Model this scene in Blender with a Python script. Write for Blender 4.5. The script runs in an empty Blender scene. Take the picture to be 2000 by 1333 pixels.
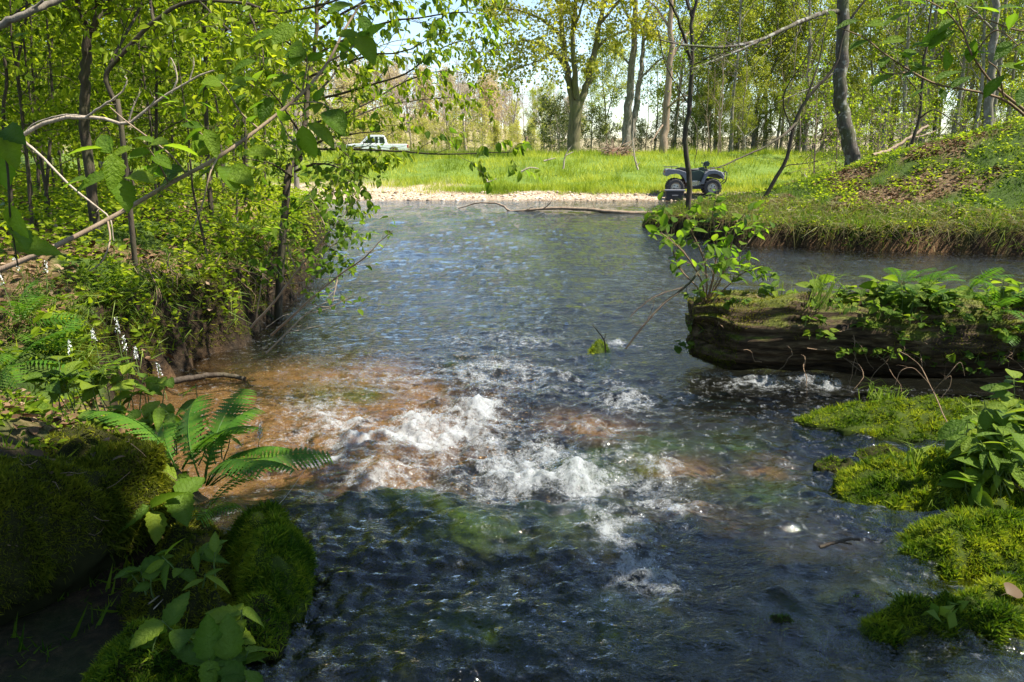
import bpy, math, random
import numpy as np
from mathutils import Matrix, Vector

# ------------------------------------------------------------------ camera, sky, sun, exposure
scene = bpy.context.scene
COL = scene.collection
CAMZ = 1.5
PITCH = math.radians(13.7)
FPX = 1500.0
cam_data = bpy.data.cameras.new("camera")
cam_data.sensor_width = 36.0
cam_data.lens = 36.0 * FPX / 2000.0
cam_data.clip_start = 0.05
cam_data.clip_end = 2000.0
cam = bpy.data.objects.new("camera", cam_data)
cam.location = (0.0, 0.0, CAMZ)
cam.rotation_euler = (math.pi / 2 - PITCH, 0.0, 0.0)
COL.objects.link(cam)
scene.camera = cam

SUN_EL = math.radians(58.0)
SUN_AZ = math.radians(97.0)           # from +Y towards +X: sun stands high to the right
SUNV = np.array([math.cos(SUN_EL) * math.sin(SUN_AZ), math.cos(SUN_EL) * math.cos(SUN_AZ), math.sin(SUN_EL)])
world = bpy.data.worlds.new("World")
scene.world = world
world.use_nodes = True
wn = world.node_tree.nodes
wl = world.node_tree.links
wn.clear()
sky = wn.new("ShaderNodeTexSky")
sky.sky_type = 'NISHITA'
sky.sun_disc = False
sky.sun_elevation = SUN_EL
sky.sun_rotation = SUN_AZ
sky.air_density = 1.0
sky.dust_density = 0.25
sky.ozone_density = 1.6
wbg = wn.new("ShaderNodeBackground")
wbg.inputs["Strength"].default_value = 0.105
wout = wn.new("ShaderNodeOutputWorld")
wl.new(sky.outputs[0], wbg.inputs[0])
wl.new(wbg.outputs[0], wout.inputs[0])

sun_data = bpy.data.lights.new("sun", 'SUN')
sun_data.energy = 5.0
sun_data.angle = math.radians(0.53)
sun_data.color = (1.0, 0.94, 0.82)
sun = bpy.data.objects.new("sun", sun_data)
sun.rotation_euler = Vector(SUNV).to_track_quat('Z', 'Y').to_euler()
sun.location = (20, -10, 30)
COL.objects.link(sun)

scene.view_settings.view_transform = 'Standard'
scene.view_settings.look = 'None'
scene.view_settings.exposure = 1.4
scene.view_settings.gamma = 1.0
scene.view_settings.use_curve_mapping = False
scene.render.engine = 'CYCLES'
scene.cycles.max_bounces = 6
scene.cycles.diffuse_bounces = 2
scene.cycles.glossy_bounces = 3
scene.cycles.transmission_bounces = 5
scene.cycles.transparent_max_bounces = 10
scene.cycles.caustics_reflective = False
scene.cycles.caustics_refractive = False
scene.cycles.sample_clamp_indirect = 4.0
scene.cycles.use_denoising = True

# ------------------------------------------------------------------ small maths
def smooth(a, b, x):
    t = np.clip((np.asarray(x, float) - a) / (b - a), 0, 1)
    return t * t * (3 - 2 * t)

_pr = np.random.default_rng(11)
_PERM = _pr.permutation(1024)
_GA = _pr.uniform(0, 2 * np.pi, 1024)
_GX, _GY = np.cos(_GA), np.sin(_GA)

def noise(x, y, seed=0):
    x = np.asarray(x, float) + seed * 17.31
    y = np.asarray(y, float) - seed * 9.77
    xi = np.floor(x).astype(int); yi = np.floor(y).astype(int)
    xf = x - xi; yf = y - yi
    u = xf * xf * xf * (xf * (xf * 6 - 15) + 10); v = yf * yf * yf * (yf * (yf * 6 - 15) + 10)
    def g(ix, iy, fx, fy):
        h = _PERM[(_PERM[ix & 1023] + iy) & 1023]
        return _GX[h] * fx + _GY[h] * fy
    a = g(xi, yi, xf, yf); b = g(xi + 1, yi, xf - 1, yf)
    c = g(xi, yi + 1, xf, yf - 1); d = g(xi + 1, yi + 1, xf - 1, yf - 1)
    return (a + (b - a) * u + (c - a) * v + (a - b - c + d) * u * v) * 1.5

def fbm(x, y, octv=4, seed=0, gain=0.5, lac=2.03):
    s = 0; a = 1.0
    for k in range(octv):
        s = s + a * noise(x, y, seed + k * 3); x = x * lac; y = y * lac; a *= gain
    return s

def unit(v):
    v = np.asarray(v, float)
    return v / np.maximum(np.linalg.norm(v, axis=-1, keepdims=True), 1e-9)

_FW = np.array([0, math.cos(PITCH), -math.sin(PITCH)])
_UP = np.array([0, math.sin(PITCH), math.cos(PITCH)])
CAMP = np.array([0, 0, CAMZ])
def ray(px, py):
    return _FW + np.array([1.0, 0, 0]) * (px - 1000) / FPX + _UP * (666.5 - py) / FPX
def at(px, py, Y):                       # the place, at distance Y, seen at that spot of the photograph
    d = ray(px, py); return CAMP + d * (Y / d[1])
def on(px, py, z=0.0):                   # the place on the level z
    d = ray(px, py); return CAMP + d * ((z - CAMZ) / d[2])

# ------------------------------------------------------------------ meshes
def mesh_np(name, V, faces, attrs=None, smooth_shade=True):
    V = np.asarray(V, np.float32)
    me = bpy.data.meshes.new(name)
    me.vertices.add(len(V)); me.vertices.foreach_set("co", V.ravel())
    loops = np.concatenate([np.asarray(f, np.int32).ravel() for f in faces if len(f)])
    totals = np.concatenate([np.full(len(f), np.asarray(f).shape[1], np.int32) for f in faces if len(f)])
    starts = np.concatenate([[0], np.cumsum(totals)[:-1]]).astype(np.int32)
    me.loops.add(len(loops)); me.loops.foreach_set("vertex_index", loops)
    me.polygons.add(len(totals))
    me.polygons.foreach_set("loop_start", starts)
    me.polygons.foreach_set("loop_total", totals)
    me.polygons.foreach_set("use_smooth", np.full(len(totals), smooth_shade))
    me.update(calc_edges=True)
    for k, a in (attrs or {}).items():
        at_ = me.attributes.new(k, 'FLOAT', 'POINT')
        at_.data.foreach_set("value", np.asarray(a, np.float32).ravel())
    return me

class MB:
    """collects pieces, builds ONE mesh"""
    def __init__(s): s.V = []; s.F = []; s.n = 0; s.T = []
    def add(s, V, F, tint=None):
        V = np.asarray(V, float).reshape(-1, 3)
        for f in (F if isinstance(F, (list, tuple)) else [F]):
            f = np.asarray(f)
            if len(f): s.F.append(f + s.n)
        s.V.append(V); s.n += len(V)
        s.T.append(np.zeros(len(V)) if tint is None else np.broadcast_to(np.asarray(tint, float), (len(V),)))
    def mesh(s, name, sm=True, off=None):
        V = np.concatenate(s.V)
        if off is not None: V = V - np.asarray(off)
        by = {}
        for f in s.F: by.setdefault(f.shape[1], []).append(f)
        return mesh_np(name, V, [np.concatenate(v) for v in by.values()], {"tint": np.concatenate(s.T)}, sm)

def link(name, me, mat=None, parent=None, loc=None):
    o = bpy.data.objects.new(name, me)
    COL.objects.link(o)
    if me is not None and mat is not None and len(me.materials) == 0: me.materials.append(mat)
    if parent is not None: o.parent = parent
    if loc is not None: o.location = [float(c) for c in loc]
    return o
def tag(o, label=None, cat=None, group=None, kind=None):
    if label: o["label"] = label
    if cat: o["category"] = cat
    if group: o["group"] = group
    if kind: o["kind"] = kind
    return o
def thing(name, label, cat, loc, group=None, rz=0.0):
    o = link(name, None, None, None, loc); o.rotation_euler = (0, 0, rz)
    o.empty_display_size = 0.1
    return tag(o, label, cat, group)
def copy_thing(root, loc, rz=0.0, sc=1.0, label=None):
    r = root.copy(); COL.objects.link(r); r.location = [float(c) for c in loc]
    r.rotation_euler = (0, 0, rz); r.scale = (sc, sc, sc)
    if label: r["label"] = label
    def rec(src, dst):
        for ch in src.children:
            c = ch.copy(); COL.objects.link(c); c.parent = dst; rec(ch, c)
    rec(root, r)
    return r

# tubes: a batch of paths (m,n,3) with radii (m,n)
def tubes(P, R, sides=5, cap=True):
    P = np.asarray(P, float); R = np.asarray(R, float)
    m, n, _ = P.shape
    T = np.gradient(P, axis=1); T = unit(T)
    mean = unit(P[:, -1] - P[:, 0] + 1e-6)
    ref = np.where(np.abs(mean[:, 2:3]) > 0.75, np.array([[1.0, 0.13, 0]]), np.array([[0, 0.13, 1.0]]))
    A = unit(np.cross(T, ref[:, None, :])); B = np.cross(T, A)
    th = np.arange(sides) * 2 * np.pi / sides
    V = P[:, :, None, :] + R[:, :, None, None] * (A[:, :, None, :] * np.cos(th)[None, None, :, None] + B[:, :, None, :] * np.sin(th)[None, None, :, None])
    V = V.reshape(-1, 3)
    i = np.arange(n - 1)[:, None] * sides; j = np.arange(sides)[None, :]; j2 = (j + 1) % sides
    q = np.stack([i + j, i + j2, i + sides + j2, i + sides + j], -1).reshape(-1, 4)
    F = (q[None] + (np.arange(m) * n * sides)[:, None, None]).reshape(-1, 4)
    return V, F

def spline(pts, n):
    pts = np.asarray(pts, float)
    k = len(pts)
    if k == 2: return pts[0] + (pts[1] - pts[0]) * np.linspace(0, 1, n)[:, None]
    e = np.concatenate([[2 * pts[0] - pts[1]], pts, [2 * pts[-1] - pts[-2]]])
    t = np.linspace(0, k - 1 - 1e-6, n); i = t.astype(int); f = (t - i)[:, None]
    p0, p1, p2, p3 = e[i], e[i + 1], e[i + 2], e[i + 3]
    return 0.5 * (2 * p1 + (p2 - p0) * f + (2 * p0 - 5 * p1 + 4 * p2 - p3) * f ** 2 + (3 * p1 - p0 - 3 * p2 + p3) * f ** 3)

# ------------------------------------------------------------------ material helpers
def new_mat(name):
    m = bpy.data.materials.new(name); m.use_nodes = True
    nt = m.node_tree; nt.nodes.clear()
    out = nt.nodes.new("ShaderNodeOutputMaterial")
    return m, nt, out
class NT:
    def __init__(s, nt): s.nt = nt
    def n(s, typ, **kw):
        nd = s.nt.nodes.new(typ)
        for k, v in kw.items():
            if hasattr(nd, k) and k not in ("inputs",): setattr(nd, k, v)
        return nd
    def l(s, a, b): s.nt.links.new(a, b)
    def val(s, sock, v):
        if hasattr(v, "is_output") or hasattr(v, "links"): s.l(v, sock)
        else: sock.default_value = v
    def coord(s, kind="Object"):
        return s.n("ShaderNodeTexCoord").outputs[kind]
    def mapping(s, vec, scale=(1, 1, 1), rot=(0, 0, 0)):
        m = s.n("ShaderNodeMapping"); s.l(vec, m.inputs[0]); m.inputs["Scale"].default_value = scale; m.inputs["Rotation"].default_value = rot
        return m.outputs[0]
    def noise(s, vec, scale, detail=4, rough=0.55, out=0):
        m = s.n("ShaderNodeTexNoise"); s.l(vec, m.inputs["Vector"]); m.inputs["Scale"].default_value = scale
        m.inputs["Detail"].default_value = detail; m.inputs["Roughness"].default_value = rough
        return m.outputs[out]
    def attr(s, name): 
        a = s.n("ShaderNodeAttribute"); a.attribute_name = name; return a.outputs["Fac"]
    def ramp(s, fac, stops):
        r = s.n("ShaderNodeValToRGB"); s.l(fac, r.inputs[0]); e = r.color_ramp.elements
        while len(e) < len(stops): e.new(0.5)
        for el, (p, c) in zip(e, stops):
            el.position = p; el.color = (*c, 1) if len(c) == 3 else c
        return r.outputs[0]
    def mix(s, f, a, b, mode='MIX'):
        m = s.n("ShaderNodeMixRGB"); m.blend_type = mode
        s.val(m.inputs[0], f)
        for sk, v in ((m.inputs[1], a), (m.inputs[2], b)):
            if isinstance(v, tuple): sk.default_value = (*v, 1)
            else: s.l(v, sk)
        return m.outputs[0]
    def math(s, op, a, b=0.0, clamp=False):
        m = s.n("ShaderNodeMath"); m.operation = op; m.use_clamp = clamp
        s.val(m.inputs[0], a); s.val(m.inputs[1], b); return m.outputs[0]
    def bump(s, h, strength=0.5, dist=0.01):
        b = s.n("ShaderNodeBump"); s.l(h, b.inputs["Height"]); b.inputs["Strength"].default_value = strength; b.inputs["Distance"].default_value = dist
        return b.outputs[0]
    def pbsdf(s, col, rough=0.7, normal=None, spec=0.3, metal=0.0):
        p = s.n("ShaderNodeBsdfPrincipled")
        if isinstance(col, tuple): p.inputs["Base Color"].default_value = (*col, 1)
        else: s.l(col, p.inputs["Base Color"])
        s.val(p.inputs["Roughness"], rough)
        p.inputs["Specular IOR Level"].default_value = spec; p.inputs["Metallic"].default_value = metal
        if normal is not None: s.l(normal, p.inputs["Normal"])
        return p
    def mixsh(s, f, a, b):
        m = s.n("ShaderNodeMixShader"); s.val(m.inputs[0], f); s.l(a, m.inputs[1]); s.l(b, m.inputs[2]); return m.outputs[0]

def leaf_mat(name, stops, trans=0.45, tcol=None, rough=0.45, rnd=False, spec=0.12, per_obj=0.0, vein=False):
    """leaf: tint picks a colour from the stops, light shines through"""
    m, nt, out = new_mat(name); t = NT(nt)
    if rnd: f = t.n("ShaderNodeObjectInfo").outputs["Random"]
    else: f = t.attr("tint")
    if per_obj:
        r = t.n("ShaderNodeObjectInfo").outputs["Random"]
        f = t.math('ADD', f, t.math('MULTIPLY', t.math('SUBTRACT', r, 0.5), per_obj), True)
    c = t.ramp(f, stops)
    if vein:
        v = t.attr("vein")
        sx = t.n("ShaderNodeSeparateXYZ"); t.l(t.coord(), sx.inputs[0])
        s_ = t.math('SUBTRACT', sx.outputs[1], t.math('MULTIPLY', t.math('ABSOLUTE', sx.outputs[0]), 0.75))
        w_ = t.math('ABSOLUTE', t.math('SUBTRACT', t.math('FRACT', t.math('MULTIPLY', s_, 8.0)), 0.5))
        line = t.ramp(w_, [(0.0, (1, 1, 1)), (0.10, (0, 0, 0))])
        nz = t.noise(t.coord(), 9.0, 3)
        c = t.mix(t.math('MULTIPLY', nz, 0.45), c, t.mix(1.0, c, (0.45, 0.55, 0.5), 'MULTIPLY'))
        c = t.mix(t.math('MULTIPLY', line, 0.28), c, t.mix(1.0, c, (1.7, 1.5, 1.6), 'MULTIPLY'))
        nrm = t.bump(t.math('SUBTRACT', nz, t.math('MULTIPLY', line, 0.35)), 0.5, 0.05)
        c = t.mix(t.math('MULTIPLY', v, 0.25), c, (0.22, 0.32, 0.08))
    p = t.pbsdf(c, rough, nrm if vein else None, spec)
    tr = t.n("ShaderNodeBsdfTranslucent")
    tc = t.mix(1.0, c, tcol or (1.5, 1.5, 0.7), 'MULTIPLY')
    t.l(tc, tr.inputs[0])
    t.l(t.mixsh(trans, p.outputs[0], tr.outputs[0]), out.inputs[0])
    return m

def plain_mat(name, col, rough=0.6, spec=0.4, metal=0.0, var=0.25, scale=8.0):
    m, nt, out = new_mat(name); t = NT(nt)
    n = t.noise(t.coord(), scale, 4)
    c = t.mix(n, tuple(x * (1 - var) for x in col), tuple(min(1, x * (1 + var)) for x in col))
    p = t.pbsdf(c, rough, t.bump(n, 0.15, 0.004), spec, metal)
    t.l(p.outputs[0], out.inputs[0])
    return m

def bark_mat(name, ca, cb, moss=(0.07, 0.10, 0.02), moss_amt=0.3, scale=9.0, lichen=0.0):
    m, nt, out = new_mat(name); t = NT(nt)
    co = t.coord()
    n1 = t.noise(t.mapping(co, (1, 1, 0.18)), scale * 3, 6, 0.65)
    n2 = t.noise(co, scale * 0.35, 3)
    c = t.mix(t.ramp(n1, [(0.3, (0, 0, 0)), (0.7, (1, 1, 1))]), ca, cb)
    c = t.mix(t.math('MULTIPLY', t.ramp(n2, [(0.45, (0, 0, 0)), (0.65, (1, 1, 1))]), moss_amt), c, moss)
    if lichen:
        n3 = t.noise(co, scale * 1.3, 3)
        c = t.mix(t.math('MULTIPLY', t.ramp(n3, [(0.55, (0, 0, 0)), (0.62, (1, 1, 1))]), lichen), c, (0.42, 0.42, 0.36))
    p = t.pbsdf(c, 0.85, t.bump(n1, 0.7, 0.02), 0.15)
    t.l(p.outputs[0], out.inputs[0])
    return m
# ================================================================== THE LIE OF THE LAND
_YL = [-30, 0, 1.2, 1.6, 2.4, 3.0, 3.8, 4.6, 5.3, 5.9, 8.8, 18, 20, 22, 24.5]
_XL = [-1.8, -.75, -.66, -.70, -.92, -1.30, -1.95, -2.35, -2.25, -2.05, -2.3, -4.1, -5.2, -8, -30]
def x_left(y): return np.interp(y, _YL, _XL)
def water_level(x, y):
    yc = np.interp(x, [-1.2, -0.6, 0.2, 0.5, 0.9, 1.6, 3], [3.0, 3.0, 3.0, 2.85, 2.95, 3.0, 3.2])
    wd = np.interp(x, [-0.9, -0.4, 0.3, 0.6, 1.4], [0.45, 0.32, 0.3, 0.6, 1.5])
    yc = yc + .22 * noise(x * 2.1, y * 0, 95) + .09 * noise(x * 6, y * .5, 96)
    return 0.17 * smooth(0.55, -0.55, (y - yc) / wd) + 0.09 * smooth(2.7, 1.0, y)
_ROCKS = [  # stones under the cascade: px, py, z, radius x, radius y, height
    (960, 1030, .20, .34, .20, .085), (760, 945, .16, .22, .12, .07), (1190, 850, .05, .30, .12, .06),
    (740, 900, .06, .17, .12, .05), (1330, 880, .10, .16, .14, .075), (1340, 985, .17, .16, .10, .06),
    (1180, 985, .16, .12, .10, .06), (620, 730, .0, .22, .14, .05), (700, 715, .0, .25, .12, .05),
    (1500, 1010, .2, .2, .1, .03), (880, 1180, .24, .3, .1, .035), (1120, 1250, .26, .2, .12, .04)]
_RW = [(on(a, b, z)[0], on(a, b, z)[1], rx, ry, h) for a, b, z, rx, ry, h in _ROCKS]
def rock_h(x, y):
    s = 0
    for cx, cy, rx, ry, h in _RW:
        d = ((x - cx) / rx) ** 2 + ((y - cy) / ry) ** 2
        s = s + h * np.exp(-d * 1.2)
    return s
def bed_h(x, y):
    w = water_level(x, y)
    shallow = smooth(2.6, 1.0, np.hypot((x + 1.0), (y - 4.6) * 0.75)) * (y > 1)
    dep = 0.34 * smooth(3.0, 9.0, y) + 0.15
    dep = dep * (1 - 0.62 * shallow) - 0.06 * smooth(3.6, 2.4, y)
    dep = np.maximum(dep - rock_h(x, y) * 1.1, 0.025)
    return w - dep + 0.02 * fbm(x * 3, y * 3, 3, 5)
_HPX = [-400, 0, 300, 600, 800, 870, 930, 1000, 1070, 1150, 1400, 2000, 2600]
_HZ = [18, 15, 13, 10, 8.2, 7.5, 6.3, 4.2, 2.4, 1.6, 1.4, 2.0, 3.0]
def ground_h(x, y):
    x = np.asarray(x, float); y = np.asarray(y, float)
    B = bed_h(x, y); W = water_level(x, y)
    n = fbm(x * 0.8, y * 0.8, 4, 1); nf = fbm(x * 4, y * 4, 3, 2)
    H = B
    # left bank
    d = x_left(y) + 0.16 * noise(x * .3, y * 2.1, 4) + 0.07 * noise(x * .2, y * 6, 5) - x
    near = smooth(4.9, 3.9, y)
    cut = 0.60 * smooth(0.0, 0.35, d) + 0.16 * smooth(0.2, 1.2, d) + 0.085 * np.clip(d - .6, 0, 9) + 0.05 * n
    low = W + 0.13 * smooth(0.0, 0.35, d) + 0.28 * np.clip(d - .1, 0, 1.6) + 0.05 * n
    cut = cut * (1 - 0.45 * smooth(12, 22, y))
    hl = cut * (1 - near) + low * near + 0.02 * nf
    hl = hl - (hl - W - .03 - .03 * nf) * smooth(2.35, 2.0, y) * smooth(-.85, -1.0, x) * smooth(-6, -2.6, x)
    a = smooth(-0.02, 0.2, d)
    H = H * (1 - a) + hl * a
    # right bank beside the camera, out of the picture
    dr = x - (0.55 * y + 1.85 + 0.3 * noise(x * .5, y * 1.5, 8))
    a = smooth(0, 0.8, dr) * smooth(8.3, 6.8, y)
    H = H * (1 - a) + (0.55 + 0.06 * np.clip(dr, 0, 12) + 0.08 * n) * a
    # grassy mound on the right
    xx = np.clip(x, 2.6, 40)
    yf = np.interp(xx, [2.6, 2.9, 3.9, 5.5, 7.7, 14, 40], [16.6, 15.9, 13.1, 12.3, 11.6, 10.6, 9.5]) + 0.25 * noise(x * 1.3, y * .2, 9)
    yb = np.interp(xx, [2.6, 5, 8, 12, 40], [16.8, 19.2, 22, 24, 25])
    yr = np.interp(xx, [2.6, 5.3, 7, 9.5, 14, 40], [16.7, 16.2, 15.4, 14.6, 14, 14])
    zr = np.interp(xx, [2.6, 3.2, 4, 5.3, 7, 8.2, 9.6, 13, 40], [.05, .3, .45, .70, 1.3, 1.72, 2.1, 2.5, 3.2])
    t = np.clip((y - yf) / np.maximum(yr - yf, .05), 0, 1); tb = np.clip((yb - y) / np.maximum(yb - yr, .05), 0, 1)
    face = np.minimum(zr, .35) * smooth(0.0, .07, t) + np.maximum(zr - .35, 0) * (0.35 * t + 0.65 * smooth(0, 1, t))
    hm = np.where(y < yr, face, zr * smooth(0, 1, tb)) + (0.06 * n + 0.02 * nf) * smooth(0, .1, t)
    a = smooth(0.0, 0.05, t) * smooth(0.0, .25, tb) * smooth(2.55, 2.9, x)
    H = H * (1 - a) + np.maximum(hm, H) * a
    # far shore, meadow and hill
    df = y - 25.5 + 0.35 * noise(x * .35, 0 * y, 3) - 0.3 * smooth(-4, -12, x)
    hf = -0.15 + 0.37 * smooth(-.8, 2.2, df) + 1.22 * smooth(1.6, 13, df) + 0.14 * fbm(x * .35, y * .35, 3, 7) * smooth(2, 6, df)
    hill = np.interp(1000 + x * 10, _HPX, _HZ) * smooth(95, 175, y) + 6 * smooth(200, 400, y)
    a = smooth(-0.9, 0.1, df)
    H = H * (1 - a) + (hf + hill) * a
    return H
def top_h(x, y): return np.maximum(ground_h(x, y), water_level(x, y))
def hit(px, py, far=120.0):            # where the sight line through that spot of the photograph meets the land or water
    d = ray(px, py); t = np.concatenate([np.linspace(1.0, 8, 800), np.linspace(8, 40, 1600), np.linspace(40, far, 800)])
    p = CAMP + t[:, None] * d
    h = top_h(p[:, 0], p[:, 1])
    k = np.nonzero(p[:, 2] <= h)[0]
    q = p[k[0]] if len(k) else p[-1]
    return np.array([q[0], q[1], float(top_h(q[0], q[1]))])
def G(x, y): return np.array([x, y, float(ground_h(x, y))])

def axis_grid(lo, hi, dlo, dhi, step, growth):
    a = list(np.arange(dlo, dhi, step)); s = step
    while a[-1] < hi: s *= growth; a.append(a[-1] + s)
    s = step
    while a[0] > lo: s *= growth; a.insert(0, a[0] - s)
    return np.array(a)
def grid_mesh(xs, ys):
    X, Y = np.meshgrid(xs, ys); nx = len(xs); ny = len(ys)
    i = np.arange(ny - 1)[:, None] * nx; j = np.arange(nx - 1)[None, :]
    F = np.stack([i + j, i + j + 1, i + nx + j + 1, i + nx + j], -1).reshape(-1, 4)
    return X.ravel(), Y.ravel(), F

xs = axis_grid(-320, 320, -3.2, 3.6, 0.046, 1.05)
ys = axis_grid(-45, 520, 1.0, 7.0, 0.046, 1.028)
X, Y, F = grid_mesh(xs, ys)
Z = ground_h(X, Y)
Wl = water_level(X, Y)
under = smooth(0.05, -0.03, Z - Wl) * (Y < 27)
dleft = x_left(Y) - X
steep_shade = np.zeros_like(Z)
gx = np.gradient(Z.reshape(len(ys), len(xs)), xs, axis=1).ravel(); gy = np.gradient(Z.reshape(len(ys), len(xs)), ys, axis=0).ravel()
steep_shade = smooth(0.6, 1.6, np.hypot(gx, gy))
far_d = Y - 25.5
gravel = smooth(-1.2, -.1, far_d) * smooth(1.9, 1.3, far_d + 0.8 * noise(X * .5, Y * .5, 21) + .3 * noise(X * 2.5, Y * 2.5, 24))
gravel = np.maximum(gravel, smooth(-1.2, 0, far_d) * smooth(5.2, 3.6, far_d + 1.5 * noise(X * .6, Y * .6, 22)) * smooth(-1.5, -3.5, X + .8 * noise(X, Y, 23)))
meadow = smooth(1.5, 3.0, far_d) * (1 - gravel)
algae = np.zeros_like(Z)
for px, py, r in [(600, 725, .22), (700, 720, .25), (640, 735, .18), (960, 1030, .40), (780, 945, .26), (1190, 850, .28), (1260, 835, .2), (1120, 870, .2), (1500, 880, .3), (1180, 1250, .3), (900, 1250, .3), (1700, 1240, .35), (1060, 1010, .3), (905, 655, .15), (800, 1000, .3), (1450, 790, .25), (1290, 800, .2)]:
    c = on(px, py, 0.1); algae = np.maximum(algae, np.exp(-(((X - c[0]) / r) ** 2 + ((Y - c[1]) / (r * .7)) ** 2)))
sand = smooth(1.35, .75, np.hypot((X + 1.4) * .95, (Y - 4.4) * .72) + .25 * fbm(X * 2, Y * 2, 3, 98))
for px, py, r in [(1150, 790, .24), (1330, 865, .2), (1350, 985, .16), (1500, 850, .12), (1690, 505, 3.0)]:
    c = on(px, py, 0.05); sand = np.maximum(sand, np.exp(-(((X - c[0]) / r) ** 2 + ((Y - c[1]) / (r * .8)) ** 2)))
sand = np.maximum(sand, 0.22 * smooth(9, 18, Y)) * (1 - .8 * smooth(3.2, 2.4, Y) * smooth(-.9, -.5, X))
steep_shade = np.maximum(steep_shade, smooth(3.0, 2.4, Y) * smooth(0, -.6, X) * (1 - under))  # near-left ground also gets dark soil colour, painting the deep shade by the log
litter = smooth(-0.1, 0.25, fbm(X * .9, Y * .9, 4, 31)) * (1 - under)
me = mesh_np("ground", np.stack([X, Y, Z], 1), [F], dict(under=under, steep_shade=steep_shade, gravel=gravel, meadow=meadow, algae=algae, sand=sand, litter=litter, hillm=smooth(85, 120, Y)))

m_ground, nt, out = new_mat("ground_soil"); t = NT(nt)
co = t.coord()
n1 = t.noise(co, 5.0, 6, 0.6); n2 = t.noise(co, 38.0, 5, 0.65); n3 = t.noise(co, 1.1, 4); n4 = t.noise(co, 140.0, 3, .6)
soil = t.ramp(n2, [(0.3, (0.009, 0.006, 0.004)), (0.55, (0.028, 0.018, 0.010)), (0.75, (0.07, 0.042, 0.022))])
leaflit = t.ramp(n2, [(0.32, (0.05, 0.028, 0.015)), (0.5, (0.15, 0.085, 0.045)), (0.68, (0.28, 0.19, 0.12))])
green = t.ramp(n1, [(0.3, (0.022, 0.040, 0.008)), (0.6, (0.06, 0.095, 0.016)), (0.8, (0.10, 0.13, 0.025))])
c = t.mix(t.math('MULTIPLY', t.attr("litter"), 0.8), green, leaflit)
c = t.mix(t.attr("steep_shade"), c, soil)
grass = t.ramp(n1, [(0.25, (0.07, 0.12, 0.018)), (0.6, (0.13, 0.19, 0.03)), (0.85, (0.19, 0.21, 0.05))])
c = t.mix(t.attr("meadow"), c, grass)
hillc = t.ramp(n3, [(0.3, (0.21, 0.19, 0.09)), (0.7, (0.30, 0.24, 0.15))])
c = t.mix(t.attr("hillm"), c, hillc)
vor = t.n("ShaderNodeTexVoronoi"); t.l(co, vor.inputs["Vector"]); vor.inputs["Scale"].default_value = 17.0
peb = t.ramp(vor.outputs["Color"], [(0.1, (0.20, 0.14, 0.09)), (0.5, (0.42, 0.32, 0.22)), (0.9, (0.60, 0.50, 0.38))])
c = t.mix(t.attr("gravel"), c, peb)
bedd = t.ramp(n2, [(0.3, (0.006, 0.006, 0.005)), (0.6, (0.024, 0.021, 0.015)), (0.8, (0.055, 0.045, 0.028))])
beds = t.ramp(n2, [(0.25, (0.10, 0.048, 0.018)), (0.5, (0.26, 0.135, 0.052)), (0.78, (0.40, 0.24, 0.11))])
bed = t.mix(t.attr("sand"), bedd, beds)
alg = t.ramp(n2, [(0.3, (0.014, 0.036, 0.004)), (0.6, (0.07, 0.13, 0.010)), (0.8, (0.15, 0.22, 0.016))])
af = t.math('MULTIPLY', t.attr("algae"), t.ramp(n1, [(0.35, (0.2, 0.2, 0.2)), (0.6, (1, 1, 1))]))
bed = t.mix(af, bed, alg)
c = t.mix(t.attr("under"), c, bed)
hgt = t.math('ADD', n2, t.math('MULTIPLY', n4, 0.4))
p = t.pbsdf(c, 0.9, t.bump(hgt, 0.8, 0.03), 0.15)
t.l(p.outputs[0], out.inputs[0])
tag(link("ground", me, m_ground), "sheet of ground with stream bed, banks, gravel shore, meadow and far hill", "ground", kind="structure")
# ================================================================== WATER
_FOAM = [  # px, py, z, rx, ry, strength
    (930, 790, .04, .14, .14, 1.0), (850, 830, .05, .32, .16, .95), (720, 830, .04, .28, .15, .8), (800, 815, .04, .22, .12, .9),
    (1040, 880, .1, .36, .22, .8), (1120, 900, .1, .20, .18, .85), (1080, 940, .12, .2, .1, .7), (980, 900, .1, .3, .15, .6), (740, 890, .1, .22, .12, .5),
    (1010, 950, .13, .1, .08, .65), (1200, 1040, .2, .08, .14, .8), (1185, 970, .18, .10, .12, .75), (1215, 1000, .19, .10, .14, .7), (1260, 960, .16, .14, .16, .55), (1225, 780, .02, .14, .16, .6),
    (960, 730, .0, .45, .24, .5), (1000, 665, .0, .36, .14, .45), (1100, 740, .0, .4, .2, .3), (1150, 830, .03, .25, .1, .35), (1280, 880, .12, .14, .2, .3),
    (1400, 735, .0, .16, .09, .5), (1560, 740, .0, .22, .08, .55), (1620, 752, .0, .10, .05, .7), (1470, 745, .0, .3, .1, .4), (1205, 672, 0, .10, .06, .6),
    (1250, 1100, .22, .14, .14, .35), (640, 870, .06, .2, .2, .4), (640, 800, .02, .35, .2, .35), (850, 740, 0, .5, .2, .3),
    (1290, 950, .15, .12, .2, .3), (560, 1060, .2, .1, .2, .25)]
_FW_ = [(*on(a, b, z)[:2], rx, ry, s) for a, b, z, rx, ry, s in _FOAM]
def foam_mask(x, y):
    f = np.zeros_like(np.asarray(x, float))
    for cx, cy, rx, ry, s in _FW_:
        f = np.maximum(f, s * np.exp(-.6 * (((x - cx) / rx) ** 2 + ((y - cy) / (ry * 1.5)) ** 2)))
    return np.clip(f * (.84 + .95 * fbm(x * 3.2, y * 3.2, 3, 65)), 0, 1)
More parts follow.
